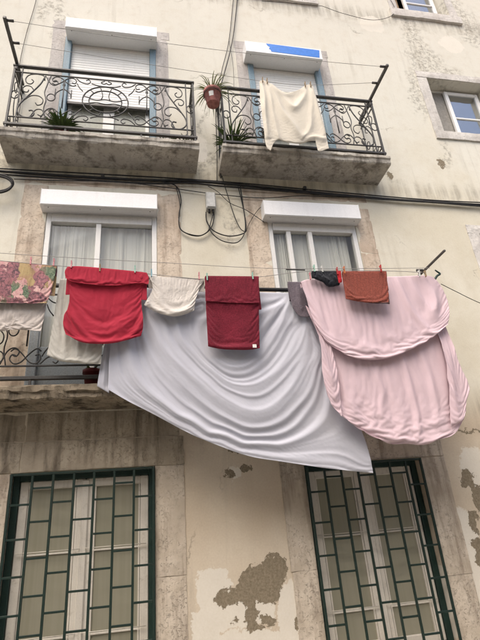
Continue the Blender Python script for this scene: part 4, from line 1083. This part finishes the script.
cloth('black_cloth', [(312, 271.5), (338, 271.5)], [(314, 277.5), (322, 281), (330, 286), (340, 284)], [(312, 271.5), (312, 275), (314, 277.5)], [(338, 271.5), (339.5, 278), (340, 284)], .74, M['black_cloth'],
      'small black garment bunched on the line above the pink sheet', 'garment', [([(316, 274), (326, 280), (333, 284)], 2.5, .02), ([(330, 273), (336, 282)], 2.5, .015)], 50, 36, (.012, .03), 26, back=.06, curl=.02)
cloth('red_cloth', [(336.5, 271), (341, 271)], [(339, 283), (342, 282)], [(336.5, 271), (339, 283)], [(341, 271), (342, 282)], .755, M['bright_red'], 'tiny bright red cloth between the black garment and the rust towel', 'cloth', [([(339, 272), (340.5, 282)], 1.2, .01)], 12, 24, (.006, .01), 28)
cloth('towel', [(342.5, 271.5), (386.5, 271.5)], [(346, 299), (368, 302.5), (390, 304)], [(342.5, 271.5), (344, 286), (346, 299)], [(386.5, 271.5), (388, 288), (390, 304)], .78, M['rust_towel'],
      'rust-brown towel with dark edges over the pink sheet', 'towel', [([(345, 275), (350, 292), (360, 298)], 2, .010)], 60, 50, (.006, .0), 30, back=.2, thick=.007, sim=dict(su=1.01, sv=1.005, lim=(-.01, .03), grav=.05, steps=35, bend=.3), sub=1)
# beige blanket on the top balcony
DB = .62
blf = [([(262, 84), (264, 110), (267, 140)], 2.8, .035), ([(266, 83), (271, 105), (276, 130), (279, 140)], 2.6, .022), ([(268, 84), (280, 108), (292, 128), (303, 140)], 3.2, .038), ([(270, 84), (283, 100), (294, 109), (302, 100), (307, 88)], 3.2, .03),
       ([(268, 83), (278, 93), (288, 95.5), (298, 92), (307, 87)], 2.2, .022), ([(310, 88), (312, 110), (308, 132), (300, 140)], 3, .024), ([(311, 87), (318, 110), (325, 135)], 2.6, .028), ([(304, 142), (315, 138), (326, 139)], 3, .025)]
cloth('blanket', [(259.5, 81), (264, 80.5), (270, 84.5), (279, 91), (288, 93.5), (298, 91), (305, 86), (309.5, 84.5), (312.5, 86)],
      [(270.5, 151), (274, 143), (279, 140), (288, 142), (300, 143.5), (310, 141.5), (317, 142), (318.5, 151), (329, 148.5)],
      [(259.5, 81), (260, 100), (263, 125), (266, 145), (270.5, 151)], [(312.5, 86), (319, 110), (326, 135), (329, 148.5)], DB, M['beige_blanket'],
      'cream blanket pegged by two corners over the top right balcony', 'blanket', blf, 100, 90, (.006, .0), 32, bulge=.02, thick=.005, sim=dict(su=1.004, sv=1.003, lim=(-.04, .08), grav=.03, steps=22, bend=.5, jitter=.001), sub=1)

# ================================================================== POLES, LINES, PEGS
def pole(name, a, b, r, mat, label, cat, parts=None):
    o = MB().tube([a, b], r, 10).build(name, M[mat], None); return tag(o, label, cat)
def bracket(x, z, yin, yout, label, prongs, mat='iron_grey', hw=.017):
    e = empty('clothesline_bracket', (x, yin, z), label, 'bracket')
    MB().box(x-hw, x+hw, yout, yin, z-hw, z+hw, .004).build('arm', M[mat], e)
    for yy in prongs:
        s = 1 if x < 1 else -1
        MB().tube([(x+s*.016, yy, z+.004), (x+s*.085, yy, z+.004)], .015, 10).build('hook', M[mat], e)
    MB().box(x-.02, x+.02, -.39, -.36, z-.10, z-.018, .004).build('clamp', M[mat], e)
    return e
ZT = 6.875
bracket(-1.53, ZT, -.08, -.94, 'grey iron clothesline arm at the left end of the top left balcony', (-.90, -.64))
bracket(2.96, 6.835, -.05, -.915, 'grey iron clothesline arm at the right end of the top right balcony', (-.88, -.64))
bracket(2.90, 4.01, -.02, -1.02, 'dark clothesline arm jutting out beyond the pink sheet', (-.62,), 'iron_grey', .011)
bracket(-1.60, 3.97, -.05, -.95, 'clothesline arm of the middle left balcony beyond the left edge', (-.85, -.60))
bracket(2.45, 10.2, -.05, -.80, 'clothesline arm of the upper floor', (-.7,))
def wire(name, pts, r, mat, label, cat, n=40, group=None):
    o = MB().tube([tuple(p) for p in smooth(pts, n)], r, 6).build(name, M[mat]); return tag(o, label, cat, group)
def sagged(a, b, sag, n=9):
    a = np.array(a); b = np.array(b); return [tuple(a+(b-a)*t-np.array([0, 0, 4*sag*t*(1-t)])) for t in np.linspace(0, 1, n)]
wire('clothesline', sagged((-1.44, -.90, ZT), (2.87, -.88, 6.835), .06), .0028, 'wire', 'empty outer clothesline of the top balconies', 'clothesline')
pa, pb, pc, pd = (-1.44, -.64, ZT), tuple(at(262, 81, DB)), tuple(at(309, 85, DB)), (2.87, -.64, 6.835)
wire('clothesline', [pa, tuple((np.array(pa)+np.array(pb))/2-np.array([0, 0, .015])), pb, pc, pd], .0028, 'wire', 'inner clothesline of the top balconies carrying the cream blanket', 'clothesline')
wire('clothesline', [tuple(at(-30, 258.5, .60)), tuple(at(0, 260.8, .60)), tuple(at(57, 265.8, .6)), tuple(at(110, 269.6, .6)), tuple(at(204, 279.2, .605)), tuple(at(258, 277, .605)), tuple(at(312, 271, .72)), tuple(at(387, 271, .78)), tuple(at(424, 272.5, .70))],
     .003, 'wire', 'clothesline carrying the flowered cloth, red sheet and towels', 'clothesline')
wire('clothesline', [tuple(at(-30, 251, .83)), tuple(at(60, 257, .83)), tuple(at(160, 262.5, .83)), tuple(at(280, 268.5, .83)), tuple(at(430, 268, .83))], .0025, 'wire', 'thin empty clothesline in front of the middle windows', 'clothesline')
pole('pole', tuple(at(118, 284, .46)), tuple(at(318, 291.5, .46)), .016, 'rubber', 'dark metal pole between the balconies carrying the grey sheet', 'pole')
wire('clothesline', [tuple(at(441, 284, .35)), tuple(at(455, 291, .3)), tuple(at(480, 303, .2)), tuple(at(520, 318, .02))], .004, 'rubber', 'black line running from the arm to the right edge', 'clothesline')
MB_c = MB().tube([tuple(at(286, 269.5, .8)), tuple(at(305, 270, .8))], .006, 6).build('line_tightener', M['rubber']); tag(MB_c, 'small dark tightener on the empty clothesline', 'tightener')

PEGC = {'pink': (.62, .27, .29), 'mint': (.30, .52, .42), 'blue': (.22, .42, .50), 'red': (.5, .05, .05), 'orange': (.60, .20, .08), 'wood': (.30, .22, .13), 'white': (.6, .6, .57)}
for k, v in PEGC.items(): M['peg_'+k] = plain('peg_'+k, v, .45, var=.1)
def peg(px, py, d, col, label, tilt=0):
    c = Vector(at(px, py, d)); e = empty('clothes_peg', c, label, 'clothes peg', 'pegs on the clotheslines')
    for s in (-1, 1):
        m = MB()
        pr = [(-.040, .010), (-.034, .004), (-.012, .0055), (0, .005), (.026, .0105), (.034, .012)]
        vs_ = []
        for z, y in pr:
            for x in (-.0055, .0055):
                for yy in (y-.0045, y+.0035): vs_.append((c.x+x+tilt*z, c.y+s*yy-.004, c.z+z))
        n = len(pr); fs_ = []
        for i in range(n-1):
            a = i*4; b = a+4
            fs_ += [(a, a+1, b+1, b), (a+2, b+2, b+3, a+3), (a, b, b+2, a+2), (a+1, a+3, b+3, b+1)]
        fs_ += [(0, 2, 3, 1), ((n-1)*4, (n-1)*4+1, (n-1)*4+3, (n-1)*4+2)]
        m.add(vs_, fs_); m.build('jaw', M['peg_'+col], e)
    MB().tube([(c.x-.007, c.y-.004, c.z+.002), (c.x+.007, c.y-.004, c.z+.002)], .006, 8).build('spring', M['iron_grey'], e)
for a in [(54, 262.5, .63, 'pink', 'pink peg at the right corner of the flowered cloth'), (31, 261, .63, 'pink', 'pink peg in the middle of the flowered cloth'),
          (71.5, 264.5, .63, 'pink', 'pink peg at the left end of the red sheet'), (100, 268, .63, 'wood', 'brown peg on the middle of the red sheet'), (135, 269.5, .63, 'mint', 'green peg near the right end of the red sheet'),
          (151.5, 273, .63, 'blue', 'blue-green peg on the left of the white pillowcase'), (199, 276, .63, 'pink', 'pink peg on the right of the white pillowcase'),
          (207, 277, .635, 'mint', 'mint peg at the left corner of the maroon towel'), (252.5, 276, .635, 'mint', 'mint peg at the right corner of the maroon towel'),
          (310, 276, .71, 'pink', 'pink peg at the left end of the pink sheet'), (322, 269, .74, 'white', 'white peg on the black garment'), (314, 268.5, .74, 'mint', 'green peg at the left of the black garment'),
          (337, 271, .76, 'red', 'red peg between the black garment and the rust towel'), (344, 270, .81, 'orange', 'orange peg at the left corner of the rust towel'), (380.5, 268.5, .81, 'red', 'red peg at the right corner of the rust towel'),
          (419, 273.5, .71, 'white', 'white peg at the right end of the pink sheet'), (425, 273.5, .71, 'wood', 'dark peg at the right end of the pink sheet'),
          (262.5, 80, .65, 'wood', 'brown peg at the left corner of the cream blanket'), (267, 81, .65, 'wood', 'second brown peg at the left corner of the cream blanket'), (305, 84.5, .65, 'wood', 'brown peg left of the blanket right corner'), (310.5, 84.5, .65, 'wood', 'brown peg at the right corner of the cream blanket')]:
    peg(*a)

# ================================================================== CABLES
def cable(pts, d, r, label, n=60):
    return wire('cable', [tuple(at(p[0], p[1], p[2] if len(p) > 2 else d)) for p in pts], r, 'rubber', label, 'cable', n, 'black cables on the facade')
cable([(-160, 158), (-14, 170), (60, 175.5), (140, 180), (200, 181.5), (270, 188), (340, 195), (410, 200.5), (500, 206), (620, 213), (760, 221)], .035, .016, 'thick main black cable crossing the facade under the top balconies', 80)
cable([(-160, 161), (-14, 173), (70, 179), (150, 183.5), (190, 183), (225, 186.5), (290, 191.5), (380, 199), (440, 203), (500, 207.5), (620, 214), (760, 222)], .045, .010, 'black cable just below the thick main one', 80)
cable([(-160, 155), (-14, 167.5), (80, 173), (160, 177.5), (240, 183), (330, 191.5), (430, 200), (500, 203.5), (620, 211), (760, 219)], .03, .008, 'thin topmost black cable of the bundle', 80)
cable([(14, 179), (60, 180.5), (120, 182), (170, 188), (215, 194), (262, 198), (300, 196), (360, 197.5)], .03, .005, 'thin cable drooping below the bundle between the windows')
cable([(160, 181), (176, 186), (181, 200), (179, 215), (180, 228), (188, 234), (198, 236), (206, 233), (212, 226), (214, 215), (212, 210)], .03, .007, 'cable looping down on the left of the junction box')
cable([(176, 186), (180, 205), (179, 224), (184, 232), (200, 235.5), (209, 229), (206, 218), (206, 212)], .04, .005, 'thinner cable looping beside the left loop')
cable([(240, 185), (243, 205), (246, 228), (242, 234), (228, 236), (214, 231), (207, 222), (206, 212)], .03, .007, 'cable looping down on the right of the junction box')
cable([(238, 186), (244, 212), (245, 231), (238, 242), (226, 242), (216, 237), (210, 229), (212, 218), (214, 212)], .04, .006, 'lowest sagging cable loop right of the junction box')
cable([(208, 186), (218, 192), (230, 203), (246, 210), (264, 222)], .035, .004, 'thin cable slanting down to the right shutter box')
cable([(222, 176), (226, 190), (234, 215), (240, 228), (245, 232)], .03, .005, 'cable dropping from the top right balcony to the loops')
cable([(246, 232), (250, 222), (258, 210), (266, 203)], .03, .004, 'thin cable curving up to the right shutter box')
cable([(238, -8, .02), (234, 30, .03), (230, 52, .05), (223, 78, .06), (219, 95, .06), (219, 130, .06), (219.5, 160, .05), (221, 178, .04)], .05, .008, 'cable running down the wall beside the hanging flowerpot')
cable([(234, -8, .02), (229, 40, .03), (222, 70, .05), (216, 100, .05), (217, 150, .05), (217, 182, .04)], .05, .006, 'thinner cable running down left of the flowerpot')
cable([(229, 40, .03), (233, 65, .05), (234, 90, .05)], .03, .003, 'thin branch cable above the flowerpot')
cable([(38, -8), (34, 8), (26, 35), (20, 62), (17, 90)], .02, .004, 'thin cable running down the wall at the upper left')
cable([(322, 6, .1), (345, 14, .08), (375, 20, .06), (395, 12, .04), (386, -8, .02)], .06, .004, 'thin cable hanging between the uppermost windows')
cable([(262, 1, .06), (290, 3, .06), (322, 6, .06)], .06, .004, 'thin cable along the upper window sill')
ring = [(-4+17*math.cos(a), 183+8.5*math.sin(a)) for a in np.linspace(0, 2*math.pi, 30)]
cable(ring, .10, .014, 'thick coiled loop of cable at the left edge', 50)
cable([(p[0]-1, p[1]+1.5) for p in ring], .12, .012, 'second coiled loop of cable at the left edge', 50)
# junction box
c0, c1 = at(205, 195.5, .0), at(215.5, 212, .0)
jb = empty('junction_box', (c0[0], 0, c1[2]), 'grey junction box on the wall between the shutter boxes', 'junction box')
MB().box(c0[0], c1[0], -.075, -.001, c1[2], c0[2], .008).build('case', M['plastic_grey'], jb)
MB().box(c0[0]+.008, c1[0]-.008, -.085, -.076, c1[2]+.012, c0[2]-.012, .004).build('lid', M['plastic_grey'], jb)
for k in (0.3, .7): MB().tube([(c0[0]+(c1[0]-c0[0])*k, -.04, c1[2]), (c0[0]+(c1[0]-c0[0])*k, -.04, c1[2]-.05)], .012, 8).build('gland', M['rubber'], jb)
# cable clips
for k, (px, py) in enumerate([(103, 178), (304, 189.5)]):
    c = at(px, py); e = empty('cable_clip', tuple(c), ['cable clip on the bundle over the left window', 'cable clip above the right shutter box'][k], 'clip', 'cable clips')
    MB().box(c[0]-.02, c[0]+.02, -.05, -.001, c[2]-.02, c[2]+.02, .006).build('clip_body', M['iron'], e)

# ================================================================== PLANTS
def blade(m, base, ang, L, droop, w_, up=.8, seed=0):
    n = 7; dx, dy = math.cos(ang), math.sin(ang); prev = []
    vs_ = []
    for i in range(n):
        t = i/(n-1); r = L*t*(.55+.45*droop); h = L*(up*t-droop*1.25*t*t)
        ww = w_*(1-t)**.6*(.4+.6*min(1, t*5))+.0006
        cx, cy, cz = base[0]+dx*r, base[1]+dy*r, base[2]+h
        vs_ += [(cx-dy*ww, cy+dx*ww, cz), (cx, cy, cz-ww*.4), (cx+dy*ww, cy-dx*ww, cz)]
    fs_ = []
    for i in range(n-1):
        a = i*3; fs_ += [(a, a+1, a+4, a+3), (a+1, a+2, a+5, a+4)]
    m.add(vs_, fs_, True)
def pot_plant(c, r, h, potmat, label, leafmat, nl, L, droop, up, seed, wd=.007, cat='plant'):
    random.seed(seed); e = empty('potted_plant', c, label, cat)
    MB().lathe([(r*.68, 0), (r*.72, .004), (r*.93, h*.8), (r*1.05, h*.8), (r*1.06, h), (r*.95, h), (r*.93, h*.88)], c, 24).build('pot', M[potmat], e)
    MB().lathe([(r*.90, h*.86), (r*.93, h*.89), (.001, h*.92)], c, 20).build('soil', M['soil'], e)
    m = MB()
    for i in range(nl):
        a = random.uniform(0, 6.283); q = random.uniform(0, r*.5)
        blade(m, (c[0]+q*math.cos(a), c[1]+q*math.sin(a), c[2]+h*.9), a+random.uniform(-.4, .4), L*random.uniform(.55, 1.1), droop*random.uniform(.6, 1.3), wd*random.uniform(.7, 1.2), up*random.uniform(.7, 1.2))
    m.build('leaves', M[leafmat], e); return e
pc = at(213.5, 106, .43)
hp = pot_plant((pc[0]-.01, -.47, pc[2]-.02), .105, .21, 'terracotta', 'spider plant in a reddish pot hung on the top right balcony corner', 'leaf_pale', 60, .29, .85, 1.0, 3, .0065)
# the pot's printed patch and its hanging ring
q = hp.location; MB().tube([(q.x+.11*math.cos(a), q.y+.11*math.sin(a), q.z+.15) for a in np.linspace(0, 2*math.pi, 26)], .004, 5).build('holder_ring', M['iron'], hp)
for s in (-1, 1): MB().tube([(q.x+s*.05, q.y+.095, q.z+.15), (q.x+s*.05+.03, q.y+.10, q.z+.28)], .004, 5).build('holder_hook', M['iron'], hp)
lab = []
for i in range(5):
    for zz in (.06, .13):
        a = math.radians(232+i*9); rr = .105*(.72+.21*(zz/.168))+.0015; lab.append((q.x+rr*math.cos(a), q.y+rr*math.sin(a), q.z+zz))
MB().add(lab, [(i*2, i*2+2, i*2+3, i*2+1) for i in range(4)], True).build('sticker', M['plastic_grey'], hp)
zl, zr = 5.836, 5.826
for k, a in enumerate([((.18, -.25, zl), .05, .07, 'terracotta', 'small low succulent third from the right end of the top left balcony', 'leaf', 40, .10, .3, .8, 5, .012),
          ((.30, -.27, zl), .05, .07, 'terracotta', 'small low succulent second from the right end of the top left balcony', 'leaf', 40, .11, .3, .8, 6, .012),
          ((.44, -.25, zl), .06, .08, 'terracotta', 'small bushy plant at the right end of the top left balcony', 'leaf', 50, .15, .4, .9, 7, .012),
          ((-.98, -.28, zl), .08, .12, 'pot_red', 'dark leafy plant at the left side of the top left balcony', 'leaf', 150, .27, .5, 1.0, 8, .016),
          ((1.02, -.26, zr), .06, .09, 'terracotta', 'small green plant at the left end of the top right balcony', 'leaf', 110, .34, .55, 1.2, 9, .013),
          ((2.70, -.22, zr), .06, .08, 'terracotta', 'small green plant near the right end of the top right balcony', 'leaf', 50, .14, .4, .9, 10, .012),
          ((2.86, -.24, zr), .06, .08, 'terracotta', 'low plant at the right end of the top right balcony', 'leaf', 50, .14, .4, .9, 11, .012),
          ((-.50, -.25, 2.906), .085, .17, 'pot_red', 'dark red flowerpot on the middle left balcony floor', 'leaf', 20, .12, .5, 1.0, 12, .01),
          ((2.88, -.30, 3.64), .07, .12, 'iron', 'withered brownish plant by the arm beside the pink sheet', 'leaf_brown', 60, .16, .7, .9, 13, .010)]):
    pot_plant(*a)
# green twisted hook-like shoot at the arm
gs = MB().tube([tuple(p) for p in smooth([tuple(at(434, 281, .52)), tuple(at(437, 276, .52)), tuple(at(440, 274, .52)), tuple(at(437, 271.5, .52)), tuple(at(435, 270, .52))], 20)], .014, 8, taper=.5).build('green_strap', M['green_wood'])
tag(gs, 'short dark green strap tied by the arm beside the pink sheet', 'strap')
